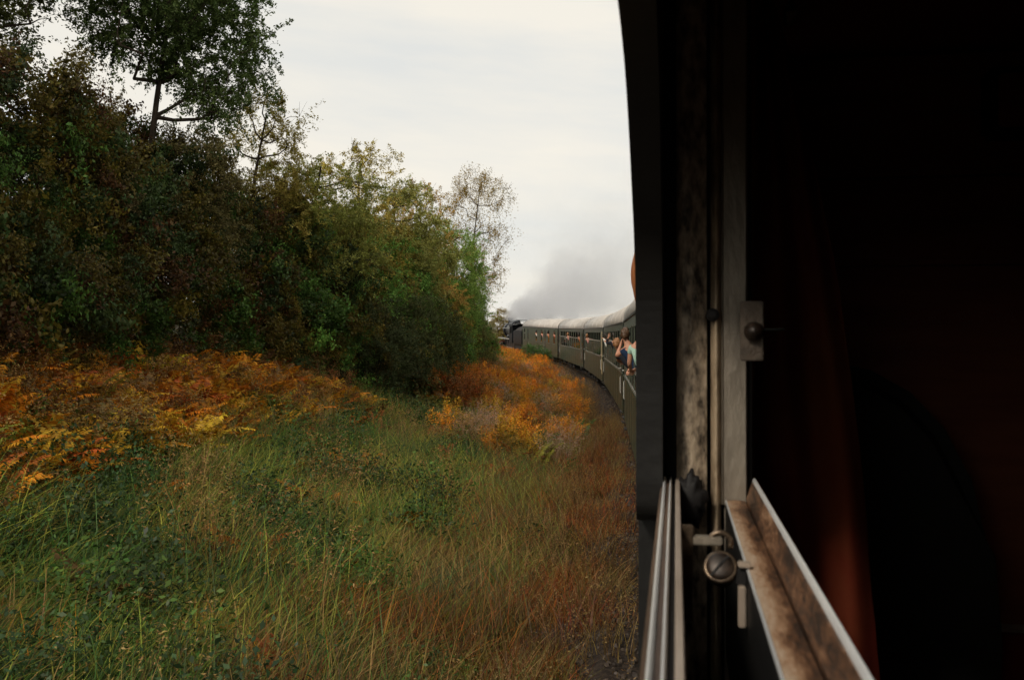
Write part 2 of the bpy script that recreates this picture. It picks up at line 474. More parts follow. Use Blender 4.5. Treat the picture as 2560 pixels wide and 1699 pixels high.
def build_car(name, label, L, wins, doors, door_mat, rail_of=None, group='green carriages of the train'):
    root = empty(name, label, 'train carriage', group)
    h = L / 2
    holes = [(y - w / 2, y + w / 2, SILL, WTOP) for y, w in wins] + [(y - .38, y + .38, 0.95, 3.06) for y in doors]
    yb = sorted({-h, h, *[round(v, 4) for hh in holes for v in hh[:2]]})
    zb = [BOTTOM, 0.95, SILL, WTOP, 3.06, CANTRAIL]
    bm = wall_mesh(yb, zb, holes)
    bm_done('side_wall', bm, M['coach_green'], root)
    # the far side, end walls, floor, lining
    bm = bmesh.new()
    box(bm, HALF - .05, HALF, -h, h, BOTTOM, CANTRAIL)
    bm_done('far_wall', bm, M['coach_green'], root)
    boxo('floor', (-HALF + .06, HALF - .06, -h + .05, h - .05, 0.95, 1.05), M['inside'], root)
    boxo('corridor_lining', (0.5, 0.55, -h + .06, h - .06, 1.06, 3.3), M['inside'], root)
    rp = roof_profile()
    bm = bmesh.new()
    prism(bm, rp + [(x * .97, CANTRAIL - .02 + (z - CANTRAIL) * .95) for x, z in rp[::-1]], 'y', -h, h)
    r_ = bm_done('roof', bm, M['roof_grey'], root, True)
    for f in r_.data.polygons:
        if abs(f.normal.y) > .9: f.use_smooth = False
    boxo('gutter', (-HALF - .035, -HALF - .012, -h + .01, h - .01, CANTRAIL - .03, CANTRAIL + .012), M['coach_dark'], r_)
    for s in (-1, 1):
        bm = bmesh.new()
        poly = [(-HALF + .052, BOTTOM + .3)] + [(x * .955, CANTRAIL - .03 + (z - CANTRAIL) * .94) for x, z in rp] + [(HALF - .052, BOTTOM + .3)]
        prism(bm, poly, 'y', s * (h - .05), s * (h - .005))
        bm_done('end_wall', bm, M['coach_dark'], root)
        bm = bmesh.new()
        for k in range(5):
            kk = .93 if k % 2 else .88
            poly = [(-HALF * kk, .95)] + [(x * kk, CANTRAIL + (z - CANTRAIL) * kk) for x, z in rp] + [(HALF * kk, .95)]
            prism(bm, poly, 'y', s * (h + .003 + k * .1), s * (h + .1 + k * .1))
        bm_done('gangway_bellows', bm, M['bellows'], root)
        for q in (-.87, .87):
            bm = bmesh.new()
            tube(bm, [(q, s * (h - .02), 1.05), (q, s * (h + .34), 1.05), (q, s * (h + .35), 1.05), (q, s * (h + .43), 1.05)], [.09, .09, .22, .23], 14)
            bm_done('buffer', bm, M['under'], root)
    for i, (y, w) in enumerate(wins):
        window_unit(root, y, w, RAILZ if rail_of is None else rail_of.get(i, RAILZ))
    for y in doors:
        bm = wall_mesh([y - .376, y - .25, y + .25, y + .376], [.954, 2.0, 2.95, 3.056], [(y - .25, y + .25, 2.0, 2.95)], -HALF + .004, .03)
        d = bm_done('door', bm, door_mat(y) if callable(door_mat) else door_mat, root)
        boxo('door_glass', (-HALF + .015, -HALF + .02, y - .249, y + .249, 2.001, 2.949), M['glass'], d)
        bm = bmesh.new(); tube(bm, [(-HALF - .0, y + .30, 1.9), (-HALF - .05, y + .30, 1.9), (-HALF - .05, y + .18, 1.9)], .014, 6)
        bm_done('door_handle', bm, M['alu_far'], d)
        for q in ((.46,) if y < 0 else (-.46,)):
            bm = bmesh.new(); tube(bm, [(-HALF, y + q, 1.15), (-HALF - .022, y + q, 1.18), (-HALF - .022, y + q, 1.62), (-HALF, y + q, 1.65)], .010, 6)
            bm_done('grab_rail', bm, M['white_paint'], root)
        bm = bmesh.new()
        box(bm, -HALF - .05, -HALF + .25, y - .36, y + .36, .62 - .02, .60 + .04)
        box(bm, -HALF + .0, -HALF + .25, y - .34, y + .34, .30, .335)
        bm_done('footstep', bm, M['under'], root)
    bm = bmesh.new()
    box(bm, -1.32, -1.18, -h + .1, h - .1, .58, .90)
    box(bm, 1.18, 1.32, -h + .1, h - .1, .58, .90)
    bm_done('solebar', bm, M['under'], root)
    for y, l in ((-1.8, 1.4), (.6, 1.0), (2.6, .8)):
        boxo('battery_box', (-1.22, -.5, y, y + l, .22, .578), M['under'], root, bev=.02)
    bogie(root, -h + 2.9); bogie(root, h - 2.9)
    for i in range(len(wins) + 1):
        ys_ = [-h + 1.1] + [(wins[q][0] + wins[q + 1][0]) / 2 for q in range(len(wins) - 1)] + [h - 1.1]
        boxo('panel_joint', (-HALF - .005, -HALF - .0004, ys_[i] - .012, ys_[i] + .012, BOTTOM + .03, SILL - .125), M['coach_dark'], root)
    boxo('waist_rail', (-HALF - .016, -HALF - .0005, -h + .02, h - .02, SILL - .12, SILL - .075), M['coach_green'], root)
    return root

def place_car(root, A, B):
    A = Vector(A); B = Vector(B)
    d = B - A
    th = math.atan2(-d.x, d.y)
    c = (A + B) / 2
    root.location = (c.x, c.y, 0)
    root.rotation_euler = (0, -CANT, th)
    return th

GAPS = [(-0.01, 8.56), (-1.45, 28.65), (-3.47, 48.6), (-6.18, 67.8), (-10.41, 88.8), (-17.23, 111.5)]
WINS = side_windows(10, 1.58, 1.32, -7.11)
def glen(i):
    return (Vector(GAPS[i + 1]) - Vector(GAPS[i])).length
labels = ['green carriage with people leaning out, directly ahead of the window frame',
          'green carriage second ahead, a white-sleeved arm at its far end',
          'green carriage with a cream door at its near end, third ahead',
          'green carriage fourth ahead, before the one with few small windows']
CARS = []
for i in range(4):
    L = glen(i) - 1.0
    k = (L - 1.0) / 18.4
    wins = [(y * k, w) for y, w in WINS]
    rail_of = {5: 2.2, 6: 2.2, 7: 2.2, 4: 2.2} if i == 0 else None
    if i == 2:
        dm = lambda y: M['cream'] if y < 0 else M['coach_dark']
    else:
        dm = M['coach_dark']
    c_ = build_car('passenger_carriage', labels[i], L, wins, [-L / 2 + .62, L / 2 - .62], dm, rail_of)
    place_car(c_, GAPS[i], GAPS[i + 1])
    CARS.append(c_)
L = glen(4) - 1.0
c5 = build_car('passenger_carriage', 'green carriage with few small windows, coupled behind the steam engine', L,
               [(-L / 2 + 1.8, .75), (-L / 2 + 4.8, .75), (-L / 2 + 9.2, .75), (-L / 2 + 12.6, .75), (L / 2 - 1.6, .75)],
               [-L / 2 + 7.0, L / 2 - 4.2], M['coach_dark'])
place_car(c5, GAPS[4], GAPS[5])
CARS.append(c5)

# ------------------------------------------------------------------ steam engine and tender
def cyl(name, p0, p1, r, m, parent, seg=24, smooth=True):
    bm = bmesh.new(); tube(bm, [p0, p1], r, seg)
    o = bm_done(name, bm, m, parent)
    if smooth:
        for f in o.data.polygons: f.use_smooth = len(f.vertices) == 4
    return o

eng = empty('steam_locomotive', 'black steam locomotive with tender heading the train, smoke rising from it', 'steam locomotive')
# origin at the rear of the tender, +y forward
boxo('tender_body', (-1.42, 1.42, .5, 6.2, 1.15, 2.75), M['loco_black'], eng, bev=.08)
bm = bmesh.new()
prism(bm, [(-1.3, 2.76), (-.9, 3.05), (-.4, 3.22), (.2, 3.18), (.8, 3.02), (1.3, 2.76)], 'y', 1.6, 5.6)
bm_done('coal_load', bm, M['under'], eng)
boxo('tender_frame', (-1.2, 1.2, .2, 6.3, .6, 1.14), M['under'], eng)
boxo('rear_plate', (-1.2, 1.2, .12, .19, .8, 1.15), M['loco_red'], eng)
boxo('rear_lamp_board', (-1.2, -.75, .40, .47, 2.1, 2.6), M['loco_orange'], eng)
for y in (1.2, 2.9, 4.6, 5.7):
    cyl('tender_wheel', (-.86, y, .5), (-.74, y, .5), .5, M['wheel'], eng)
# cab
bm = wall_mesh([6.7, 7.2, 8.1, 8.9], [1.2, 2.35, 3.15, 3.35], [(7.2, 8.1, 2.35, 3.15)], -1.45, .05)
cabw = bm_done('cab_side', bm, M['loco_black'], eng)
boxo('cab_far_side', (1.40, 1.45, 6.7, 8.9, 1.2, 3.35), M['loco_black'], eng)
boxo('cab_front', (-1.39, 1.39, 8.82, 8.9, 1.2, 3.34), M['loco_black'], eng)
bm = bmesh.new()
rp = [(-1.55 * math.cos(math.pi * i / 12), 3.36 + .62 * math.sin(math.pi * i / 12)) for i in range(13)]
prism(bm, rp + [(x * .96, z - .05) for x, z in rp[::-1]], 'y', 6.4, 9.1)
bm_done('cab_roof', bm, M['loco_black'], eng, False)
b = cyl('boiler', (0, 8.91, 2.62), (0, 15.4, 2.62), .88, M['loco_black'], eng, 32)
for y in (9.6, 10.7, 11.8, 12.9, 14.0):
    cyl('boiler_band', (0, y, 2.62), (0, y + .09, 2.62), .893, M['alu_far'], b, 32)
cyl('smokebox', (0, 15.41, 2.62), (0, 17.2, 2.62), .92, M['loco_black'], eng, 32)
cyl('smokebox_door', (0, 17.21, 2.62), (0, 17.35, 2.62), .7, M['loco_black'], eng, 24)
for nm, y, r, z0, z1 in (('steam_dome', 11.2, .38, 3.3, 3.98), ('sand_dome', 13.2, .36, 3.3, 3.9)):
    bm = bmesh.new(); tube(bm, [(0, y, z0), (0, y, z1 - .2), (0, y, z1 - .05), (0, y, z1)], [r, r, r * .8, r * .3], 18)
    bm_done(nm, bm, M['loco_black'], eng, True)
bm = bmesh.new(); tube(bm, [(0, 16.4, 3.4), (0, 16.4, 3.6), (0, 16.4, 4.05), (0, 16.4, 4.2)], [.42, .30, .34, .40], 18)
bm_done('chimney', bm, M['loco_black'], eng, True)
boxo('running_board', (-1.45, 1.45, 8.92, 17.4, 1.62, 1.67), M['loco_black'], eng)
boxo('running_board_edge', (-1.475, -1.452, 8.92, 17.4, 1.60, 1.69), M['white_paint'], eng)
boxo('engine_frame', (-.62, .62, 6.5, 17.6, .75, 1.5), M['under'], eng)
for y in (9.4, 10.9, 12.4, 13.9):
    w_ = cyl('driving_wheel', (-.84, y, .70), (-.72, y, .70), .70, M['loco_red'], eng, 28)
    cyl('tyre', (-.842, y, .70), (-.70, y, .70), .715, M['wheel'], w_, 28)
for y in (16.4,):
    cyl('leading_wheel', (-.84, y, .42), (-.72, y, .42), .42, M['loco_red'], eng, 24)
boxo('coupling_rod', (-.93, -.87, 9.3, 14.0, .48, .58), M['alu_far'], eng)
cyl('cylinder', (-1.12, 15.6, .75), (-1.12, 16.7, .75), .34, M['loco_black'], eng)
boxo('buffer_beam', (-1.3, 1.3, 17.6, 17.75, .8, 1.3), M['loco_red'], eng)
for y in (9.9, 12.1, 14.6):
    bm = bmesh.new(); tube(bm, [(-.93, y, 2.9), (-1.0, y, 2.9)], .05, 8); bm_done('handrail_stanchion', bm, M['alu_far'], eng)
bm = bmesh.new(); tube(bm, [(-1.0, 9.0, 2.9), (-1.0, 16.8, 2.9)], .03, 6); bm_done('handrail', bm, M['alu_far'], eng)
bm = bmesh.new(); tube(bm, [(-.95, 10.5, 1.9), (-.95, 12.6, 1.9)], .2, 14); bm_done('air_reservoir', bm, M['loco_black'], eng, True)
a5 = Vector(GAPS[5]); th6 = R(19.0)
eng.location = (a5.x, a5.y, 0)
eng.rotation_euler = (0, -CANT, th6)
CHIM = Matrix.Translation((a5.x, a5.y, 0)) @ Euler((0, -CANT, th6)).to_matrix().to_4x4() @ Vector((0, 16.4, 4.2))

# ------------------------------------------------------------------ the carriage the view is taken from
own = empty('passenger_carriage', 'carriage the view is taken from, open window frame and dark compartment', 'train carriage', 'green carriages of the train', rot=(0, -CANT, 0))
def LX(lat): return EYE.x + lat
def HZ(h): return EYE.z + h

def vprism(bm, poly, h0, h1):
    a = [bm.verts.new((LX(x), y, HZ(h0))) for x, y in poly]
    b = [bm.verts.new((LX(x), y, HZ(h1))) for x, y in poly]
    n = len(poly)
    bm.faces.new(a); bm.faces.new(b[::-1])
    for i in range(n): bm.faces.new((a[i], b[i], b[(i + 1) % n], a[(i + 1) % n]))

def yprism(bm, poly, y0, y1):
    prism(bm, [(LX(x), HZ(h)) for x, h in poly], 'y', y0, y1)

# outer skin round the near window: rounded upper corner, lower end rounded
edge = [(0.965, -0.170), (0.952, -0.160), (0.950, -0.14), (0.950, -0.015), (0.931, 0.060), (0.905, 0.095), (0.862, 0.130), (0.809, 0.172), (0.757, 0.2007), (0.705, 0.215), (0.633, 0.224), (0.5, 0.236), (0.3, 0.245), (0.1, 0.248), (-0.25, 0.245), (-0.42, 0.21), (-0.5, 0.12), (-0.51, 0.0), (-0.52, -0.17)]
def smooth_line(pts, k=6):
    out_ = []
    P_ = [pts[0]] + pts + [pts[-1]]
    for i in range(1, len(P_) - 2):
        a, b, c, d = (np.array(P_[i + q]) for q in (-1, 0, 1, 2))
        for t_ in np.linspace(0, 1, k, endpoint=False):
            out_.append(tuple(.5 * (2 * b + (c - a) * t_ + (2 * a - 5 * b + 4 * c - d) * t_ ** 2 + (3 * b - a - 3 * c + d) * t_ ** 3)))
    return out_ + [pts[-1]]
edge = [(0.970, -0.170), (0.957, -0.160), (0.953, -0.14), (0.951, -0.08), (0.947, -0.015), (0.934, 0.050), (0.905, 0.095), (0.862, 0.130), (0.809, 0.170), (0.757, 0.1985), (0.705, 0.215), (0.633, 0.226), (0.5, 0.238), (0.3, 0.245), (0.1, 0.248), (-0.25, 0.245), (-0.42, 0.21), (-0.5, 0.12), (-0.51, 0.0), (-0.52, -0.17)]
edge = smooth_line(edge)
poly = edge + [(-0.9, -0.17), (-0.9, CANTRAIL - EYE.z), (1.30, CANTRAIL - EYE.z), (1.30, -0.172)]
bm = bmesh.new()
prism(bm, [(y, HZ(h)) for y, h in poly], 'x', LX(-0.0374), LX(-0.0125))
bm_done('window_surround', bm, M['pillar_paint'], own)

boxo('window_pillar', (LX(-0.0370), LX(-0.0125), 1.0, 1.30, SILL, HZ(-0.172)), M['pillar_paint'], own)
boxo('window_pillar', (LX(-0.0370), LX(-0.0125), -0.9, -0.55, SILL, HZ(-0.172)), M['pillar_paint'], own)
boxo('lower_panel', (LX(-0.0374), LX(-0.0125), -10.9, 1.30, BOTTOM, SILL - .002), M['coach_green'], own)
boxo('rear_wall', (LX(-0.0374), LX(-0.0125), -10.9, -.902, SILL, CANTRAIL), M['coach_green'], own)
# wall ahead of the near window, out of which the next passengers lean
wl = [(2.30, 1.16), (3.88, 1.16), (5.46, 1.16)]
holes = [(y - w / 2, y + w / 2, SILL, WTOP) for y, w in wl] + [(6.92, 7.68, .95, 3.06)]
bm = wall_mesh(sorted({1.302, 8.05, *[v for hh in holes for v in hh[:2]]}), [BOTTOM, .95, SILL, WTOP, 3.06, CANTRAIL], holes)
bm_done('side_wall', bm, M['coach_green'], own)
for y, w in wl: window_unit(own, y, w, 2.2 if y < 3 else RAILZ)
bm = wall_mesh([6.924, 7.05, 7.55, 7.676], [.954, 2.0, 2.95, 3.056], [(7.05, 7.55, 2.0, 2.95)], -HALF + .03, .04)
bm_done('door', bm, M['coach_dark'], own)
rp = roof_profile()
bm = bmesh.new(); prism(bm, rp + [(x * .97, CANTRAIL - .02 + (z - CANTRAIL) * .95) for x, z in rp[::-1]], 'y', -10.9, 8.05)
bm_done('roof', bm, M['roof_grey'], own, False)
boxo('far_wall', (HALF - .05, HALF, -10.9, 8.05, BOTTOM, CANTRAIL), M['coach_green'], own)
boxo('floor', (-HALF + .06, HALF - .06, -10.8, 8.0, .95, 1.05), M['inside'], own)
poly = [(-HALF + .052, BOTTOM + .3)] + [(x * .955, CANTRAIL - .03 + (z - CANTRAIL) * .94) for x, z in rp] + [(HALF - .052, BOTTOM + .3)]
for y in (-10.88, 7.99):
    bm = bmesh.new(); prism(bm, poly, 'y', y, y + .05); bm_done('end_wall', bm, M['coach_dark'], own)
bm = bmesh.new()
for k in range(5):
    kk = .93 if k % 2 else .88
    prism(bm, [(-HALF * kk, .95)] + [(x * kk, CANTRAIL + (z - CANTRAIL) * kk) for x, z in rp] + [(HALF * kk, .95)], 'y', 8.053 + k * .1, 8.15 + k * .1)
bm_done('gangway_bellows', bm, M['bellows'], own)
bogie(own, 5.2)
bm = bmesh.new(); box(bm, -1.32, -1.18, -10.8, 7.9, .58, .9); bm_done('solebar', bm, M['under'], own)

# compartment lining
boxo('inner_wall', (LX(.0775), LX(.085), 1.12, 1.70, 1.06, 3.24), M['wood_dark'], own)
boxo('inner_wall', (LX(.0775), LX(.085), -1.6, 1.010, 1.06, HZ(-.16)), M['wood_dark'], own)
boxo('inner_wall', (LX(.0775), LX(.085), -1.6, 1.010, HZ(.43), 3.24), M['wood_dark'], own)
boxo('inner_wall', (LX(.0775), LX(.085), -1.6, -.62, HZ(-.158), HZ(.428)), M['wood_dark'], own)
boxo('ceiling', (LX(.086), .9, -1.6, 1.80, 3.245, 3.30), M['wood_dark'], own)
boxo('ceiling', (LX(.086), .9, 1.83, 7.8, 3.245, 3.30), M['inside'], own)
boxo('corridor_partition', (.6, .64, -1.6, 1.80, 1.06, 3.24), M['wood_dark'], own)
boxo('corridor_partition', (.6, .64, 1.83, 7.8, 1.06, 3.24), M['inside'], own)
boxo('rear_partition', (LX(.086), .598, -1.64, -1.602, 1.06, 3.24), M['wood_dark'], own)
part_ = boxo('front_partition', (LX(.086), .598, 1.78, 1.82, 1.06, 3.24), M['wood_dark'], own)
x0p, x1p = LX(.088), .596
for h0, h1 in ((.290, .478), (.141, .279), (-.452, .130)):
    boxo('panel', (x0p, x1p, 1.765, 1.779, HZ(h0), HZ(h1)), M['wood_dark'], part_, bev=.004)
boxo('panel', (x0p, x1p, 1.765, 1.779, HZ(-1.4), HZ(-.476)), M['red_cloth'], part_, bev=.004)
boxo('moulding', (x0p, x1p, 1.752, 1.778, HZ(.281), HZ(.288)), M['wood_dark'], part_)
boxo('moulding', (x0p, x1p, 1.752, 1.778, HZ(.132), HZ(.139)), M['wood_dark'], part_)
boxo('metal_strip', (x0p, x1p, 1.748, 1.778, HZ(-.473), HZ(-.467)), M['alu_far'], part_)
# dark box and bracket high on the partition
wb = empty('wall_box', 'small dark wall box high on the compartment partition', 'wall box', loc=(0, 0, 0), rot=(0, -CANT, 0))
bm = bmesh.new(); box(bm, LX(.50), LX(.60), 1.71, 1.764, HZ(.335), HZ(.448), .008); bm_done('case', bm, M['seat'], wb)
boxo('front_plate', (LX(.512), LX(.588), 1.702, 1.709, HZ(.348), HZ(.435)), M['wood_dark'], wb, bev=.003)
# high seat back with a rounded shoulder
st = empty('compartment_seat', 'dark high-backed compartment seat with rounded shoulder beside curtain', 'seat', rot=(0, -CANT, 0))
sp = [(.10, -1.3), (.10, -.03), (.22, -.024), (.30, -.04), (.36, -.075), (.41, -.13), (.45, -.21), (.475, -.32), (.485, -.45), (.485, -1.3)]
bm = bmesh.new(); yprism(bm, sp, 1.60, 1.744)
bmesh.ops.bevel(bm, geom=[e for e in bm.edges if abs(e.verts[0].co.y - e.verts[1].co.y) < 1e-6 and e.verts[0].co.y < 1.61], offset=.03, segments=3, affect='EDGES')
bm_done('backrest', bm, M['seat'], st)
bm = bmesh.new(); box(bm, LX(.12), .5, 1.12, 1.59, HZ(-1.35), HZ(-1.2), .04); bm_done('cushion', bm, M['red_cloth'], st)
bm = bmesh.new(); box(bm, LX(.14), .48, 1.2, 1.55, 1.051, HZ(-1.352)); bm_done('seat_base', bm, M['wood_dark'], st)

# curtain: pleated, drawn to the jamb, its edge falling outwards
def curtain():
    bm = bmesh.new()
    nu_, nv_ = 60, 26
    grid = []
    for j in range(nv_ + 1):
        h = .42 - 1.15 * j / nv_
        right = np.interp(h, [-.75, -.42, -.16, .083, .25, .357, .42], [.262, .246, .222, .196, .163, .137, .118])
        row = []
        for i in range(nu_ + 1):
            f = i / nu_
            lat = .088 + (right - .088) * f
            y = 1.20 + .011 * math.sin(f * 2 * math.pi * 2.2 + .5 * math.sin(j * .3)) + .01 * math.sin(j * .5 + f * 5) + .05 * f
            row.append(bm.verts.new((LX(lat), y, HZ(h))))
        grid.append(row)
    for j in range(nv_):
        for i in range(nu_):
            bm.faces.new((grid[j][i], grid[j][i + 1], grid[j + 1][i + 1], grid[j + 1][i]))
    bmesh.ops.solidify(bm, geom=bm.faces[:], thickness=.003)
    return bm
cu = empty('window_curtain', 'dim red-brown curtain hanging beside the open window', 'curtain', rot=(0, -CANT, 0))
bm_done('cloth', curtain(), M['curtain'], cu, True)
bm = bmesh.new(); tube(bm, [(LX(.09), 1.205, HZ(.425)), (LX(.6), 1.23, HZ(.425))], .006, 8); bm_done('rod', bm, M['brass'], cu)
bm = bmesh.new(); tube(bm, [(LX(.128), 1.17, HZ(.405)), (LX(.129), 1.165, HZ(.375)), (LX(.126), 1.17, HZ(.362))], [.006, .009, .004], 8); bm_done('hook', bm, M['brass'], cu)

# ---- near window frame: jamb profiles, rails, catch
wf = bpy.data.objects.new('window_frame', None); COL.objects.link(wf); wf.parent = own
tag(wf, 'worn metal frame of the open window with brown-stained sill')
def strip(name, poly, m, h0=-.85, h1=.42, smooth=False):
    bm = bmesh.new(); vprism(bm, poly, h0, h1)
    return bm_done(name, bm, m, wf, smooth)
strip('glass_channel', [(-.0122, 1.03), (.0002, 1.03), (.0002, 1.1), (-.0122, 1.1)], M['black_seal'])
n = 10
arc = [(.0005 + .0295 * i / n, 1.0 - .006 * math.sin(math.pi * (i / n) ** .7)) for i in range(n + 1)]
strip('jamb_channel', arc + [(.030, 1.08), (.0005, 1.08)], M['jamb_metal'])
strip('jamb_groove', [(.0302, 1.018), (.0338, 1.018), (.0338, 1.08), (.0302, 1.08)], M['black_seal'])
arc = [(.0340 + .0098 * i / n, 1.0 - .009 * math.sin(math.pi * i / n)) for i in range(n + 1)]
strip('jamb_bead', arc + [(.0438, 1.08), (.0340, 1.08)], M['bead_metal'])
strip('jamb_strip', [(.0440, .9985), (.0452, .994), (.0462, .996), (.0672, .996), (.0690, .9995), (.0690, 1.08), (.0440, 1.08)], M['jamb_flat'], h0=-.157)
strip('jamb_strip', [(.0470, 1.000), (.066, 1.000), (.066, 1.08), (.0470, 1.08)], M['jamb_flat'], h0=-.85, h1=-.159)
strip('jamb_edge', [(.0692, 1.002), (.0740, 1.006), (.0740, 1.08), (.0692, 1.08)], M['pillar_paint'])
strip('jamb_core', [(-.0122, 1.102), (.0770, 1.102), (.0770, 1.3), (-.0122, 1.3)], M['pillar_paint'])
# rear jamb, head
strip('rear_jamb', [(-.0122, -.60), (.0740, -.60), (.0740, -.56), (-.0122, -.56)], M['jamb_metal'])
boxo('head_rail', (LX(-.0122), LX(.074), -.6, 1.08, HZ(.421), HZ(.46)), M['jamb_metal'], wf)

# outer rail (top of the lowered sash): separate strips with their own heights
YA, YB = -.55, .992
def railstrip(name, poly, m):
    bm = bmesh.new(); yprism(bm, poly, YA, YB)
    return bm_done(name, bm, m, wf)
railstrip('sash_rail_edge', [(-.0152, -.165), (-.0152, -.1385), (-.0145, -.1365), (-.0124, -.1335), (-.0124, -.165)], M['rail_brown'])
railstrip('sash_rail_bead', [(-.0123, -.165), (-.0123, -.1325), (-.0118, -.1305), (-.0109, -.1297), (-.0100, -.1305), (-.0095, -.1325), (-.0095, -.165)], M['rail_bright'])
railstrip('sash_rail_web', [(-.0094, -.165), (-.0094, -.1330), (-.0063, -.1330), (-.0063, -.165)], M['rail_brown'])
railstrip('sash_rail_bead', [(-.0062, -.165), (-.0062, -.1325), (-.0057, -.1306), (-.0051, -.1300), (-.0045, -.1306), (-.0040, -.1325), (-.0040, -.165)], M['rail_bright'])
railstrip('sash_seal', [(-.0039, -.165), (-.0039, -.137), (-.0007, -.137), (-.0007, -.165)], M['black_seal'])
railstrip('sash_rail_edge', [(-.0006, -.165), (-.0006, -.1325), (.0002, -.1312), (.0030, -.1312), (.0037, -.1325), (.0037, -.165)], M['rail_tan'])
boxo('lower_pane', (LX(-.013), LX(-.009), -.55, .999, SILL + .01, HZ(-.166)), M['glass'], wf)
boxo('slot_wall', (LX(-.0085), LX(.0034), YA, YB, HZ(-.55), HZ(-.166)), M['black_seal'], wf)
boxo('slot_floor', (LX(.0036), LX(.0468), YA, .998, HZ(-.55), HZ(-.50)), M['black_seal'], wf)
# inner sill
railstrip('sill_lip', [(.0472, -.1545), (.0472, -.1530), (.0477, -.1518), (.0486, -.1518), (.0488, -.1545)], M['rail_bright'])
railstrip('sill_face', [(.0476, -.30), (.0476, -.1547), (.0488, -.1547), (.0488, -.30)], M['pillar_paint'])
railstrip('sill_top', [(.0489, -.30), (.0489, -.1524), (.0560, -.1518), (.0660, -.1524), (.0660, -.30)], M['sill_patina'])
railstrip('sill_groove', [(.0661, -.30), (.0661, -.1550), (.0674, -.1550), (.0674, -.30)], M['black_seal'])
railstrip('sill_slope', [(.0675, -.30), (.0675, -.1500), (.0722, -.1345), (.0730, -.1335), (.0730, -.30)], M['sill_patina'])
railstrip('sill_ridge', [(.0731, -.30), (.0731, -.1325), (.0738, -.1308), (.0756, -.1300), (.0766, -.1312), (.0768, -.30)], M['rail_bright'])

# torn rubber at the foot of the channel
bm = bmesh.new()
bmesh.ops.create_icosphere(bm, subdivisions=4, radius=1.0)
for v in bm.verts:
    a_ = math.atan2(v.co.z, v.co.x)
    k = 1 + .10 * math.sin(a_ * 5 + 1) + .10 * math.sin(a_ * 9 + v.co.y * 3) + .06 * math.sin(a_ * 17 + 2) + .05 * math.sin(v.co.y * 14)
    v.co = Vector((LX(.0135 + v.co.x * .0150 * k), .975 + v.co.y * .012, HZ(-.150 + max(v.co.z, -.9) * .025 * k)))
bm_done('torn_seal', bm, M['black_seal'], wf, True)
# screw in the bead
bm = bmesh.new(); tube(bm, [(LX(.0355), .995, HZ(.0285)), (LX(.0355), .9885, HZ(.0285)), (LX(.0355), .987, HZ(.0285))], [.0066, .0062, .003], 16)
bm_done('screw', bm, M['black_seal'], wf)
# stop plate with dark bolt and thin rod
bm = bmesh.new(); box(bm, LX(.0600), LX(.0815), .963, .970, HZ(-.0160), HZ(.0405), .0012)
pl = bm_done('stop_plate', bm, M['plate'], wf)
bm = bmesh.new(); tube(bm, [(LX(.0723), .9628, HZ(.0118)), (LX(.0723), .957, HZ(.0118)), (LX(.0723), .952, HZ(.0118)), (LX(.0723), .949, HZ(.0118))], [.0092, .0088, .0062, .002], 20)

bm_done('bolt', bm, M['bolt'], wf, True)
bm = bmesh.new(); tube(bm, [(LX(.0816), .967, HZ(.0135)), (LX(.101), .968, HZ(.0138))], .0014, 8)
bm_done('stop_rod', bm, M['pillar_paint'], wf)
# catch: bracket, arm, slotted knob, clip
bm = bmesh.new(); box(bm, LX(.0042), LX(.0122), .735, .742, HZ(-.1535), HZ(-.1320), .0008); bm_done('catch_bracket', bm, M['brass'], wf)
bm = bmesh.new(); box(bm, LX(.0046), LX(.0118), .744, .750, HZ(-.203), HZ(-.1500), .0006); bm_done('catch_bracket', bm, M['rail_brown'], wf)
bm = bmesh.new(); box(bm, LX(.0123), LX(.0330), .730, .741, HZ(-.1450), HZ(-.1390), .001); bm_done('catch_arm', bm, M['jamb_flat'], wf)
bm = bmesh.new()
tube(bm, [(LX(.0315 + .0075 * math.cos(a)), .735, HZ(-.1435 + .0075 * math.sin(a))) for a in np.linspace(-.5, math.pi * 1.05, 14)], .0022, 8)
bm_done('catch_ring', bm, M['brass'], wf, True)
kc = Vector((LX(.0300), .700, HZ(-.1535)))
kd = Vector((-.10, -.86, .50)).normalized()
bm = bmesh.new()
tube(bm, [kc + kd * t_ for t_ in (-.016, -.0055, -.005, .0005, .0020, .0024)], [.009, .009, .0112, .0118, .0112, .0100], 28)
kn = bm_done('catch_knob', bm, M['brass'], wf, True)
bm = bmesh.new(); tube(bm, [kc + kd * t_ for t_ in (.0020, .0026, .0038, .0044)], [.0099, .0097, .0062, .001], 24)
bm_done('knob_face', bm, M['bolt'], wf, True)
sx = kd.cross(Vector((0, 0, 1))).normalized(); sx = (sx * .62 + sx.cross(kd) * -.78).normalized()
bm = bmesh.new(); tube(bm, [kc + kd * .0030 - sx * .0088, kc + kd * .0046, kc + kd * .0030 + sx * .0088], .0011, 6)
bm_done('knob_slot', bm, M['black_seal'], wf)
bm = bmesh.new(); box(bm, LX(.0405), LX(.0500), .694, .712, HZ(-.1665), HZ(-.1505), .003); bm_done('catch_pad', bm, M['black_seal'], wf)
bm = bmesh.new(); box(bm, LX(.0415), LX(.0466), .690, .697, HZ(-.192), HZ(-.1640), .0008); bm_done('catch_clip', bm, M['rail_tan'], wf)
bm = bmesh.new(); box(bm, LX(.0415), LX(.0500), .689, .699, HZ(-.1512), HZ(-.1480), .0008); bm_done('catch_clip', bm, M['rail_tan'], wf)

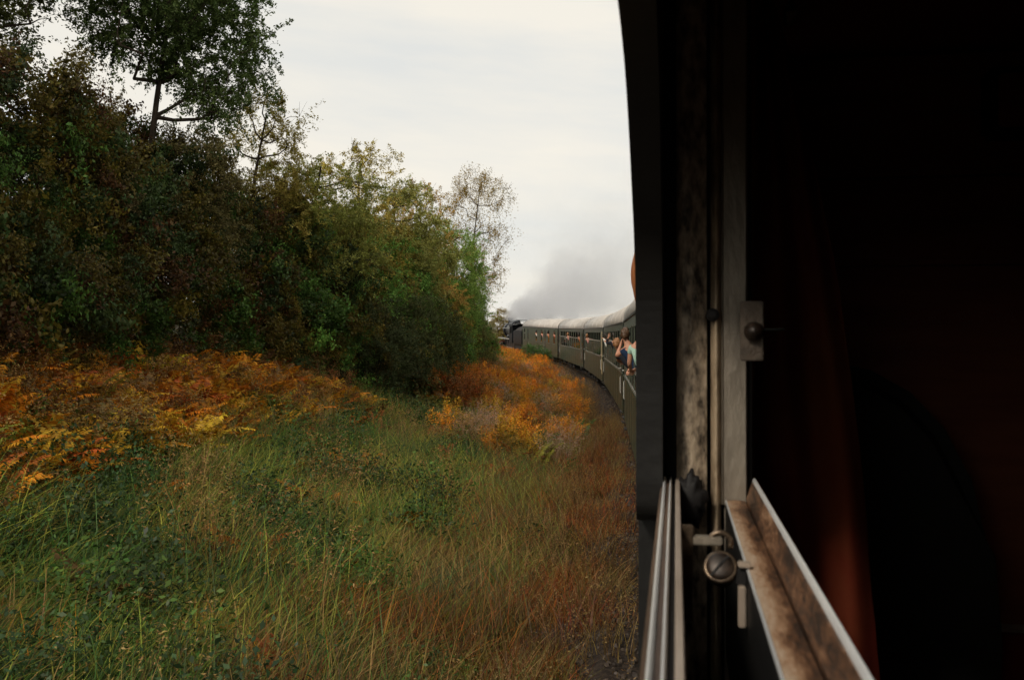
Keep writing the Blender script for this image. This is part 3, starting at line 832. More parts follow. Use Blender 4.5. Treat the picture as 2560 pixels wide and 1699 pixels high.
# ------------------------------------------------------------------ people leaning out
def skin_mesh(name, verts, edges, radii, root=0, sub=2):
    me = bpy.data.meshes.new(name)
    me.from_pydata([tuple(v) for v in verts], edges, [])
    ob = bpy.data.objects.new(name, me); COL.objects.link(ob)
    md = ob.modifiers.new('skin', 'SKIN'); md.use_smooth_shade = True; md.branch_smoothing = 0.4
    for i, r in enumerate(radii):
        me.skin_vertices[0].data[i].radius = (r, r)
        me.skin_vertices[0].data[i].use_root = (i == root)
    sb = ob.modifiers.new('sub', 'SUBSURF'); sb.levels = sub; sb.render_levels = sub
    dg = bpy.context.evaluated_depsgraph_get()
    out = bpy.data.meshes.new_from_object(ob.evaluated_get(dg))
    bpy.data.objects.remove(ob); 
    out.name = name
    return out

class Chain:
    def __init__(s): s.v, s.e, s.r = [], [], []
    def add(s, p, r, parent=None):
        s.v.append(Vector(p)); s.r.append(r)
        if parent is not None: s.e.append((parent, len(s.v) - 1))
        return len(s.v) - 1

def fmat(name, col, rough=.85):
    return mat(name, col, rough, spec=.15, col2=tuple(min(1, c * 1.25) for c in col), scale=14)

def person(car, y, label, head, chest, arms, shirt, hair, sleeve=.55, cap=None, group=None, floor=1.05, hk=1.0):
    """coordinates: o outwards from the wall, dy forward, z above the rail. arms: {'out':(elbow,hand), 'in':(elbow,hand)}"""
    def W(p): return Vector((-p[0], p[1], p[2]))
    hd = W(head); ch = W(chest)
    pel = W((min(chest[0] - .16, -.22), chest[1] - .12, floor + .96))
    c = Chain()
    ip = c.add(pel, .125)
    iw = c.add((pel * .5 + ch * .5) + Vector((0, 0, -.02)), .125, ip)
    ic = c.add(ch, .15, iw)
    inb = c.add(ch * .42 + hd * .58 + Vector((0, -.012, -.02)), .058, ic)
    ij = c.add(hd + Vector((0, .014, -.075)), .058, inb)
    ih = c.add(hd + Vector((0, .0, .01)), .078, ij)
    it = c.add(hd + Vector((0, -.008, .082)), .056, ih)
    c.add(hd + Vector((-.002, .098, -.02)), .014, ih)          # nose
    c.add(hd + Vector((-.080, .0, -.015)), .015, ih); c.add(hd + Vector((.080, .0, -.015)), .015, ih)   # ears
    for s in (-1, 1):                                            # legs down to the carriage floor
        a = c.add(pel + Vector((s * .09, 0, -.08)), .095, ip)
        b_ = c.add(pel + Vector((s * .10, .04, -.50)), .062, a)
        d_ = c.add(Vector((pel.x + s * .10, pel.y - .0, floor + .09)), .042, b_)
        c.add(Vector((pel.x + s * .11, pel.y + .15, floor + .045)), .035, d_)
    sh = Chain()
    p0 = sh.add(pel + Vector((0, 0, .02)), .150); p1 = sh.add(c.v[iw], .150, p0); p2 = sh.add(ch, .172, p1)
    p3 = sh.add(ch * .62 + hd * .38 + Vector((0, -.012, -.03)), .075, p2)
    for key, sgn in (('out', -1), ('in', 1)):
        S = ch + Vector((sgn * .165, 0, .06))
        el, ha = arms[key]
        el = W(el); ha = W(ha)
        i0 = c.add(S, .060, ic)
        i1 = c.add(el, .043, i0)
        d = (ha - el)
        i2 = c.add(el + d * .45, .038, i1)
        i3 = c.add(ha, .026, i2)
        dn = d.normalized()
        side = dn.cross(Vector((0.25, .35, 1))).normalized(); nrm = side.cross(dn)
        ipalm = c.add(ha + dn * .06, .034, i3)
        for k, (off, ln) in enumerate(((-.030, .070), (-.010, .082), (.010, .078), (.029, .062))):
            f1 = c.add(ha + dn * .092 + side * off, .0105, ipalm)
            f2 = c.add(ha + dn * (.092 + ln * .55) + side * off * 1.15 - nrm * .012, .0095, f1)
            c.add(ha + dn * (.092 + ln * .85) + side * off * 1.15 - nrm * .040, .008, f2)
        t1 = c.add(ha + dn * .045 - side * .045, .013, i3)
        c.add(ha + dn * .085 - side * .062 - nrm * .015, .010, t1)
        q0 = sh.add(S, .078, p2)
        q1 = sh.add(S.lerp(el, sleeve if sleeve <= 1 else 1), .060, q0)
        if sleeve > 1: sh.add(el.lerp(ha, .85), .047, q1)
    me = skin_mesh('person', c.v, c.e, c.r, root=0, sub=2)
    me.materials.clear(); me.materials.append(M['skin'])
    P = bpy.data.objects.new('person', me); COL.objects.link(P)
    P.matrix_world = car.matrix_basis @ Matrix.Translation((-HALF, y, 0))
    tag(P, label, 'person', group)
    sm = skin_mesh('shirt', sh.v, sh.e, sh.r, root=0, sub=2)
    sm.materials.clear(); link('shirt', sm, shirt, P)
    tr_ = Chain(); a0 = tr_.add(pel, .145)
    for s in (-1, 1):
        a = tr_.add(pel + Vector((s * .09, 0, -.10)), .112, a0); b_ = tr_.add(pel + Vector((s * .10, .04, -.50)), .078, a)
        tr_.add(Vector((pel.x + s * .10, pel.y, floor + .12)), .06, b_)
    tm = skin_mesh('trousers', tr_.v, tr_.e, tr_.r, root=0, sub=1)
    tm.materials.clear(); link('trousers', tm, M['denim'], P)
    # hair: a fringe-cut cap over the skull
    bm = bmesh.new(); bmesh.ops.create_icosphere(bm, subdivisions=4, radius=1)
    dele = [v for v in bm.verts if (v.co.y > .42 and v.co.z < .45) or v.co.z < -.72]
    bmesh.ops.delete(bm, geom=dele, context='VERTS')
    for v in bm.verts:
        k = 1 + .06 * math.sin(v.co.x * 9 + v.co.z * 5) + .07 * math.sin(v.co.y * 8 + v.co.z * 7 + v.co.x * 3) + .04 * math.sin(v.co.z * 23 + v.co.x * 17) + (.10 if v.co.y < -.55 and v.co.z < .3 else 0)
        if hk > 1: k = hk * (1 + .012 * math.sin(v.co.x * 60 + v.co.y * 47))
        v.co = hd + Vector((v.co.x * .087 * k, -.012 + v.co.y * .102 * k, .020 + v.co.z * .122 * k))
    bmesh.ops.solidify(bm, geom=bm.faces[:], thickness=.008)
    bm_done('hair', bm, hair, P, True)
    if cap is not None:
        bm = bmesh.new(); bmesh.ops.create_icosphere(bm, subdivisions=3, radius=1)
        bmesh.ops.delete(bm, geom=[v for v in bm.verts if v.co.z < .02], context='VERTS')
        for v in bm.verts: v.co = hd + Vector((v.co.x * .116, -.01 + v.co.y * .128, .035 + v.co.z * .125))
        bmesh.ops.solidify(bm, geom=bm.faces[:], thickness=.006)
        cp = bm_done('cap', bm, cap, P, True)
        bm = bmesh.new()
        prism(bm, [(-.085, .035), (-.05, .05), (0, .055), (.05, .05), (.085, .035), (.05, .043), (0, .047), (-.05, .043)], 'y', .10, .19)
        for v in bm.verts: v.co = v.co + hd
        bm_done('peak', bm, cap, P)
    return P

M['denim'] = fmat('denim', (.03, .04, .07))
H_BROWN = mat('hair_brown', (.055, .028, .014), .5, col2=(.13, .07, .035), scale=30, stretch=(4, 4, .6))
H_BLOND = mat('hair_ginger', (.22, .09, .03), .5, col2=(.38, .19, .08), scale=30, stretch=(4, 4, .6))
H_AUBURN = mat('hair_auburn', (.26, .075, .022), .5, col2=(.42, .15, .05), scale=30, stretch=(4, 4, .6))
H_DARK = mat('hair_dark', (.015, .010, .008), .5, col2=(.04, .025, .018), scale=30)
S_NAVY = fmat('navy_cloth', (.013, .026, .058)); S_MINT = fmat('mint_cloth', (.34, .50, .41)); S_BLACK = fmat('dark_cloth', (.018, .02, .026))
S_WHITE = fmat('white_cloth', (.62, .62, .58)); S_ORANGE = fmat('orange_cloth', (.42, .13, .04)); S_RED = fmat('red_cloth_shirt', (.30, .04, .04)); S_GREY = fmat('grey_cloth', (.16, .16, .17)); S_PINK = fmat('pink_cloth', (.5, .24, .22))

car1 = CARS[0]
# stations in the frame of the first carriage ahead (its own length axis)
def loc_y(car, depth):
    a, b = Vector(GAPS[CARS.index(car)]), Vector(GAPS[CARS.index(car) + 1])
    return depth / math.cos(-car.rotation_euler.z) - ((a + b) / 2).y / math.cos(car.rotation_euler.z) + .0
yA = loc_y(car1, 19.3)
person(car1, yA, 'person in navy top raising a phone, leaning out of carriage ahead', (.15, .02, 2.86), (.03, .0, 2.50),
       {'out': ((.31, .10, 2.44), (.235, .17, 2.66)), 'in': ((-.05, .16, 2.36), (.05, .05, 2.22))}, S_NAVY, H_BROWN, sleeve=.42)
bm = bmesh.new(); box(bm, -.022, .022, -.006, .006, -.07, .07, .003)
ph = bm_done('phone', bm, M['bellows']); tag(ph, 'dark phone held up by the person in navy top', 'phone')
ph.matrix_world = car1.matrix_basis @ Matrix.Translation((-HALF - .215, yA + .20, 2.80)) @ Matrix.Rotation(.4, 4, 'Z') @ Matrix.Rotation(-.3, 4, 'Y')
bm = bmesh.new()
for s in (-1, 1):
    tube(bm, [(s * .032 + .026 * math.cos(a), .108, .022 * math.sin(a)) for a in np.linspace(0, 2 * math.pi, 13)], .003, 5)
    tube(bm, [(s * .058, .108, .004), (s * .094, .0, .006)], .003, 5)
gl_ = bm_done('glasses', bm, M['white_paint']); 
gl_.matrix_world = car1.matrix_basis @ Matrix.Translation((-HALF - .15, yA + .02, 2.875))
tag(gl_, 'pale glasses on the face of the person in navy top', 'glasses')
yB = loc_y(car1, 23.2)
person(car1, yB, 'ginger-haired person leaning far out beyond the person in navy', (.26, .05, 2.66), (.06, .0, 2.36),
       {'out': ((.22, .22, 2.26), (.10, .34, 2.24)), 'in': ((-.12, .2, 2.3), (.02, .3, 2.25))}, S_BLACK, H_BLOND, sleeve=.6)
yC = loc_y(car1, 17.7)
person(car1, yC, 'person in mint green top with bare forearm resting on the lowered window', (-.10, .10, 2.96), (-.09, .02, 2.58),
       {'out': ((.11, .10, 2.34), (.075, .30, 2.235)), 'in': ((-.2, .2, 2.34), (-.05, .32, 2.25))}, S_MINT, H_BROWN, sleeve=.45)
car2 = CARS[1]
person(car2, loc_y(car2, 44.3), 'person with white sleeve reaching out at far end of second carriage', (-.02, .0, 2.84), (-.12, .0, 2.55),
       {'out': ((.05, .12, 2.64), (.10, .32, 2.72)), 'in': ((-.3, .1, 2.3), (-.25, .3, 2.3))}, S_WHITE, H_DARK, sleeve=2)
person(car2, loc_y(car2, 36.5), 'person in dark sleeve holding one hand up from second carriage', (-.06, .0, 2.86), (-.12, .0, 2.55),
       {'out': ((.22, .12, 2.58), (.16, .16, 2.80)), 'in': ((-.3, .1, 2.3), (-.25, .3, 2.3))}, S_BLACK, H_DARK, sleeve=2)
def peek(car, depth, label, shirt, hair, cap=None):
    person(car, loc_y(car, depth), label, (.06, .0, 2.80), (-.10, .0, 2.50),
           {'out': ((.10, .16, 2.60), (.04, .34, 2.66)), 'in': ((-.3, .1, 2.3), (-.25, .3, 2.3))}, shirt, hair, sleeve=.6, cap=cap)
peek(CARS[2], 62.6, 'fair-headed person looking out of the carriage with the cream door', S_PINK, H_BLOND)
peek(CARS[3], 79.0, 'person in pink looking out midway along the fourth carriage', S_PINK, H_BLOND)
peek(CARS[3], 70.5, 'person in orange at the near end of the fourth carriage', S_ORANGE, H_DARK)
peek(CARS[4], 101.0, 'person in white looking out nearest the engine', S_WHITE, H_DARK)
peek(CARS[4], 97.4, 'person in pink between the doors of the carriage behind the engine', S_PINK, H_BROWN)
peek(CARS[4], 94.0, 'person in orange between the doors, nearer than the pink one', S_ORANGE, H_DARK)
peek(CARS[4], 90.6, 'person in red at the near end of the carriage behind the engine', S_RED, H_BROWN)
person(own, 2.40, 'auburn-haired head showing past the dark window post', (-.036, .0, 2.895), (-.22, -.03, 2.57),
       {'out': ((-.12, .14, 2.30), (-.07, .36, 2.23)), 'in': ((-.3, .2, 2.34), (-.1, .36, 2.25))}, S_GREY, H_AUBURN, sleeve=.6, hk=1.2)

# ------------------------------------------------------------------ smoke from the engine
SD = Vector((.388, -.922, 0)).normalized()
def s_r(t): return (1.6 + .0028 * t * t) * min(1.0, .35 + .35 * max(0, t))
def s_z(t): return .7 * (1 - math.exp(-max(t, 0) / 1.2)) + .0026 * t * t
bm = bmesh.new(); prev = None
ts = [-.5, 0, .5, 1, 1.6, 2.4, 4, 6, 9, 13, 18, 24, 30, 36, 42, 48, 54, 60]
for t_ in ts:
    r = s_r(t_) * 1.12; ring = []
    for k in range(20):
        a = 2 * math.pi * k / 20
        ring.append(bm.verts.new((t_, 1.35 * r * math.cos(a), s_z(t_) + r * math.sin(a))))
    if prev:
        for k in range(20): bm.faces.new((prev[k], prev[(k + 1) % 20], ring[(k + 1) % 20], ring[k]))
    else: bm.faces.new(ring[::-1])
    prev = ring
bm.faces.new(prev)
m = bpy.data.materials.new('smoke'); m.use_nodes = True
t = m.node_tree; t.nodes.clear()
def node(kind, **kw):
    n_ = t.nodes.new(kind)
    for k, v in kw.items(): setattr(n_, k, v)
    return n_
def math_(op, a, b=None, c=None):
    n_ = node('ShaderNodeMath', operation=op)
    for i, v in enumerate((a, b, c)):
        if v is None: continue
        if isinstance(v, (int, float)): n_.inputs[i].default_value = v
        else: t.links.new(v, n_.inputs[i])
    return n_.outputs[0]
out = node('ShaderNodeOutputMaterial'); pv = node('ShaderNodeVolumePrincipled')
tcn = node('ShaderNodeTexCoord'); sx_ = node('ShaderNodeSeparateXYZ')
t.links.new(tcn.outputs['Object'], sx_.inputs[0])
X_, Y_, Z_ = sx_.outputs
tpos = math_('MAXIMUM', X_, 0.0)
t2 = math_('MULTIPLY', tpos, tpos)
ramp = math_('MINIMUM', math_('MULTIPLY_ADD', tpos, .35, .35), 1.0)
r_n = math_('MULTIPLY', math_('MULTIPLY_ADD', t2, .0028, 1.6), ramp)
zc = math_('ADD', math_('MULTIPLY', math_('SUBTRACT', 1.0, math_('EXPONENT', math_('DIVIDE', tpos, -1.2))), .7), math_('MULTIPLY', t2, .0026))
dz = math_('DIVIDE', math_('SUBTRACT', Z_, zc), r_n)
dy = math_('DIVIDE', Y_, math_('MULTIPLY', r_n, 1.35))
nz = node('ShaderNodeTexNoise'); nz.inputs['Scale'].default_value = .42; nz.inputs['Detail'].default_value = 6; nz.inputs['Roughness'].default_value = .6
t.links.new(tcn.outputs['Object'], nz.inputs['Vector'])
rho = math_('ADD', math_('MULTIPLY', dz, dz), math_('MULTIPLY', dy, dy))
body = math_('MAXIMUM', math_('SUBTRACT', 1.0, math_('ADD', rho, math_('MULTIPLY', math_('SUBTRACT', nz.outputs['Fac'], .46), 3.2))), 0.0)
body = math_('MINIMUM', math_('MULTIPLY', body, 1.4), 1.0)
fade = math_('MINIMUM', math_('MAXIMUM', math_('MULTIPLY', math_('SUBTRACT', 52.0, tpos), .05), 0.0), 1.0)
dens = math_('MULTIPLY', math_('DIVIDE', math_('MULTIPLY', body, .62), math_('POWER', r_n, 1.18)), fade)
t.links.new(dens, pv.inputs['Density'])
pv.inputs['Color'].default_value = (.86, .88, .92, 1)
pv.inputs['Anisotropy'].default_value = 0.1
t.links.new(pv.outputs[0], out.inputs['Volume'])
sm_ = bm_done('smoke', bm, m)
ang = math.atan2(SD.y, SD.x)
sm_.location = CHIM + Vector((0, 0, .05)); sm_.rotation_euler = (0, 0, ang)
tag(sm_, 'grey smoke plume trailing from the engine over the train', 'smoke', kind='stuff')

# ------------------------------------------------------------------ vegetation: shared pieces
def rand_rot(n, up_bias=0.0):
    v = rng.normal(size=(n, 3)); v[:, 2] += up_bias * np.sign(v[:, 2] + 1e-6)
    v /= np.linalg.norm(v, axis=1, keepdims=True)
    a = np.cross(v, rng.normal(size=(n, 3))); a /= np.linalg.norm(a, axis=1, keepdims=True)
    return v, a, np.cross(v, a)

def leaf_quads(pos, size, aspect=.55, up_bias=.6):
    n = len(pos)
    nrm, a, b = rand_rot(n, up_bias)
    s = size * rng.uniform(.6, 1.35, (n, 1))
    p0 = pos - a * s; p2 = pos + a * s
    fold = nrm * s * .25
    p1 = pos + b * s * aspect + fold; p3 = pos - b * s * aspect + fold
    v = np.stack([p0, p1, p2, p3], 1).reshape(-1, 3)
    f = np.arange(4 * n).reshape(n, 4)
    return v, f

def blade_quads(n, l0, l1, spread, lean, lean_sd, width, droop=.5, bx=0., by=1.):
    """tapered blades of 3 segments bending over along (bx,by)"""
    base = np.concatenate([rng.normal(size=(n, 2)) * spread, np.zeros((n, 1))], 1)
    L = rng.uniform(l0, l1, n)
    az = math.atan2(by, bx) + rng.normal(size=n) * lean_sd
    tilt = np.clip(rng.normal(lean, .22, n), .03, 1.35)
    d = np.stack([np.cos(az), np.sin(az), np.zeros(n)], 1)
    side = np.stack([-np.sin(az + rng.normal(size=n)), np.cos(az + rng.normal(size=n)), np.zeros(n)], 1)
    pts = [base]; p = base.copy()
    for k in range(3):
        tk = tilt + droop * k
        p = p + (d * np.sin(tk)[:, None] + np.array([0, 0, 1]) * np.cos(tk)[:, None]) * (L / 3)[:, None]
        p[:, 2] = np.maximum(p[:, 2], .015)
        pts.append(p.copy())
    ws = [width, width * .85, width * .55, width * .06]
    vs_ = []
    for k in range(4):
        vs_ += [pts[k] - side * ws[k], pts[k] + side * ws[k]]
    v = np.stack(vs_, 1).reshape(-1, 3)
    b0 = (np.arange(n) * 8)[:, None]
    f = np.concatenate([b0 + np.array([[0, 1, 3, 2]]) + 2 * k for k in range(3)], 0)
    var = rng.uniform(0, 1, (n, 2))
    return v, f, np.tile(var, (3, 1)), pts[3]

def merge(parts):
    V, F, A = [], [], []; o_ = 0
    for v, f, a in parts:
        V.append(v); F.append(f + o_); A.append(a); o_ += len(v)
    return np.concatenate(V), np.concatenate(F), np.concatenate(A)

def spray(c, n, s, twigs=8, jit=.055, up=.25):
    d = rng.normal(size=(twigs, 3)); d[:, 2] += up; d /= np.linalg.norm(d, axis=1, keepdims=True)
    L = s * rng.uniform(.55, 1.35, twigs)
    k = rng.integers(0, twigs, n); t_ = rng.uniform(.08, 1, n) ** .8
    p = np.asarray(c) + d[k] * (L[k] * t_)[:, None] + rng.normal(size=(n, 3)) * jit * (1.15 - .5 * t_)[:, None]
    p[:, 2] -= .18 * s * t_ ** 2
    return p

def rv(n, gain=1.0, bias=0.0):
    r = rng.uniform(0, 1, (n, 2)); r[:, 1] = np.clip(r[:, 1] * gain + bias, 0, 1); return r

LEAF_I = leaf_material('plant_leaf', 'instancer', .25)
LEAF_O = leaf_material('tree_leaf', 'object', .30)
BARK = mat('bark', (.030, .022, .015), .9, col2=(.075, .058, .042), scale=9, detail=7, bump=.5, bscale=25, stretch=(1, 1, .3), spec=.1)

def src(name, parts, m):
    v, f, a = merge(parts)
    me = np_mesh(name, v, f, a); me.materials.append(m)
    return bpy.data.objects.new(name, me)

def p_swept(n=95, l0=.35, l1=.8, lean=.8, sp=.26, w=.006):
    v, f, a, _ = blade_quads(n, l0, l1, sp, lean, .45, w, .28)
    return [(v, f, a)]
def p_tall(n=34, plume=True):
    v, f, a, tip = blade_quads(n, .7, 1.25, .16, .22, 1.6, .0042, .22)
    out_ = [(v, f, a)]
    if plume:
        k = 9
        pos = np.repeat(tip, k, 0) + rng.normal(size=(len(tip) * k, 3)) * np.array([.025, .025, .07])
        lv, lf = leaf_quads(pos, .018, .35)
        out_.append((lv, lf, rv(len(lf), .5, .5)))
    return out_
def p_fern(n=11, size=.9):
    V, F, A = [], [], []; o_ = 0
    for i in range(n):
        az = rng.uniform(0, 2 * math.pi); L = size * rng.uniform(.65, 1.15); tilt0 = rng.uniform(.25, .65)
        d = np.array([math.cos(az), math.sin(az), 0]); s = np.array([-d[1], d[0], 0.])
        p = np.array([rng.normal() * .16, rng.normal() * .16, 0.]); K = 34; cut = rng.uniform(.75, 1.0); dead = rng.uniform(0, .5); tw = rng.normal() * .35
        for k in range(K):
            tk = tilt0 + 1.1 * (k / K) ** 1.4
            st_ = (d * math.sin(tk) + np.array([0, 0, 1.]) * math.cos(tk)); p = p + st_ * L / K
            if k < 4: continue
            ln = .26 * L * (1 - (k / K)) ** .75 + .02
            if k > K * cut: break
            d = np.array([math.cos(az + tw * k / K), math.sin(az + tw * k / K), 0]); s = np.array([-d[1], d[0], 0.])
            for sg in (-1, 1):
                if rng.uniform() < .12: continue
                q = p + s * sg * ln * .5 + rng.normal(size=3) * .006
                e = p + s * sg * ln * rng.uniform(.7, 1.1) + st_ * ln * rng.uniform(.1, .5) - np.array([0, 0, ln * rng.uniform(.05, .6)])
                wv = st_ * (L / K) * rng.uniform(.5, .8)
                V += [p, q + wv, e, q - wv]; F.append([o_, o_ + 1, o_ + 2, o_ + 3]); o_ += 4
                A.append([rng.uniform(.1, .7) * .6 + dead * .7, rng.uniform(0, .55) + (.5 - dead) * .45])
    return [(np.array(V), np.array(F), np.array(A))]
def p_weed(n=260, r=.30, h=.55, size=.032):
    pos = rng.normal(size=(n, 3)) * np.array([r * .6, r * .6, h * .28]); pos[:, 2] = np.abs(pos[:, 2] + h * .5)
    v, f = leaf_quads(pos, size, .5); 
    a = rv(n); return [(v, f, a)]
def p_spire(n=12, h0=.7, h1=1.3):
    """upright stems with narrow leaves and dense feathery heads"""
    parts = []
    v, f, a, tip = blade_quads(n, h0, h1, .2, .16, 2.5, .006, .06); parts.append((v, f, a))
    pos = np.concatenate([tip[i] * np.array([1, 1, 0]) + np.stack([rng.normal(size=26) * .045, rng.normal(size=26) * .045, tip[i][2] * rng.uniform(.15, .75, 26)], 1) for i in range(n)])
    v, f = leaf_quads(pos, .042, .25); parts.append((v, f, rv(len(f), .6, 0)))
    pos = np.concatenate([tip[i] + np.abs(rng.normal(size=(44, 1))) * np.array([[0, 0, -.13]]) + rng.normal(size=(44, 3)) * np.array([.06, .06, .03]) for i in range(n)])
    v, f = leaf_quads(pos, .024, .6); parts.append((v, f, rv(len(f), .5, .5)))
    return parts
def p_clump(n=210, r=.5, size=.05):
    pos = spray((0, 0, 0), n, r, 12, .06, .15)
    v, f = leaf_quads(pos, size, .55); return [(v, f, rv(n))]

protos = [src('swept_grass', p_swept(), LEAF_I), src('swept_grass_b', p_swept(120, .5, 1.15, 1.0, .34, .0058), LEAF_I),
          src('tall_grass', p_tall(), LEAF_I), src('fern', p_fern(), LEAF_I), src('fern_b', p_fern(12, 1.0), LEAF_I), src('fern_c', p_fern(16, .7), LEAF_I),
          src('weed', p_weed(), LEAF_I), src('spire', p_spire(), LEAF_I), src('spire_b', p_spire(16, .5, 1.0), LEAF_I),
          src('bramble', p_weed(520, .5, .8, .034), LEAF_I), src('short_grass', p_swept(90, .2, .42, .4, .26, .005), LEAF_I)]
clumps = [src('clump', p_clump(420, .5, .034), LEAF_I), src('clump_b', p_clump(560, .6, .030), LEAF_I), src('clump_c', p_clump(300, .42, .040), LEAF_I)]
def coll(name, objs):
    c_ = bpy.data.collections.new(name)
    for ob in objs: c_.objects.link(ob)
    return c_

def scatter(name, pts, rots, scls, pid, tint, collection, label, cat):
    me = bpy.data.meshes.new(name)
    me.vertices.add(len(pts)); me.vertices.foreach_set('co', np.asarray(pts, dtype=np.float32).ravel())
    for nm, ty, key, arr in (('rot', 'FLOAT_VECTOR', 'vector', rots), ('scl', 'FLOAT', 'value', scls), ('pid', 'INT', 'value', pid)):
        at = me.attributes.new(nm, ty, 'POINT')
        at.data.foreach_set(key, np.asarray(arr, dtype=np.int32 if ty == 'INT' else np.float32).ravel())
    at = me.attributes.new('tint', 'FLOAT_COLOR', 'POINT')
    c_ = np.ones((len(pts), 4), dtype=np.float32); c_[:, :3] = tint
    at.data.foreach_set('color', c_.ravel())
    ob = bpy.data.objects.new(name, me); COL.objects.link(ob)
    ng = bpy.data.node_groups.new(name + '_nodes', 'GeometryNodeTree')
    ng.interface.new_socket('Geometry', in_out='INPUT', socket_type='NodeSocketGeometry')
    ng.interface.new_socket('Geometry', in_out='OUTPUT', socket_type='NodeSocketGeometry')
    gi = ng.nodes.new('NodeGroupInput'); go = ng.nodes.new('NodeGroupOutput')
    ci = ng.nodes.new('GeometryNodeCollectionInfo')
    ci.inputs['Collection'].default_value = collection
    ci.inputs['Separate Children'].default_value = True
    ci.inputs['Reset Children'].default_value = True
    ip = ng.nodes.new('GeometryNodeInstanceOnPoints')
    ip.inputs['Pick Instance'].default_value = True
    def na(nm, ty):
        a_ = ng.nodes.new('GeometryNodeInputNamedAttribute'); a_.data_type = ty; a_.inputs['Name'].default_value = nm
        return a_.outputs['Attribute']
    e2r = ng.nodes.new('FunctionNodeEulerToRotation')
    L = ng.links.new
    L(gi.outputs[0], ip.inputs['Points']); L(ci.outputs[0], ip.inputs['Instance'])
    L(na('pid', 'INT'), ip.inputs['Instance Index']); L(na('rot', 'FLOAT_VECTOR'), e2r.inputs[0]); L(e2r.outputs[0], ip.inputs['Rotation'])
    L(na('scl', 'FLOAT'), ip.inputs['Scale']); L(ip.outputs[0], go.inputs[0])
    md = ob.modifiers.new('scatter', 'NODES'); md.node_group = ng
    return tag(ob, label, cat, kind='stuff')

GC = coll('ground_plants', protos)
# collection children are read in name order
order = sorted([p.name for p in protos]); PID = {nm: i for i, nm in enumerate(order)}
HC = coll('hedge_plants', clumps)
horder = sorted([p.name for p in clumps]); HPID = {nm: i for i, nm in enumerate(horder)}

# plant colours (reflectances)
C_GREEN = np.array([.070, .132, .024]); C_DKGREEN = np.array([.044, .068, .020]); C_OLIVE = np.array([.135, .105, .018])
C_TAN = np.array([.27, .165, .055]); C_BROWN = np.array([.105, .050, .016]); C_ORANGE = np.array([.66, .245, .018]); C_RUST = np.array([.32, .095, .018])
C_YG = np.array([.22, .22, .035]); C_PINK = np.array([.36, .24, .17]); C_YEL = np.array([.42, .24, .022]); C_BLUEG = np.array([.055, .100, .032])

def snoise(x, y, s, seed=0):
    """cheap smooth patch noise in [0,1]"""
    r_ = np.random.default_rng(100 + seed)
    v = 0
    for k in range(5):
        a = r_.uniform(0, 2 * math.pi); ph = r_.uniform(0, 6.28); f = r_.uniform(.6, 1.6) / s
        v = v + np.sin((x * math.cos(a) + y * math.sin(a)) * f * 2 * math.pi + ph)
    return np.clip(.5 + v / 5 * 1.1, 0, 1)

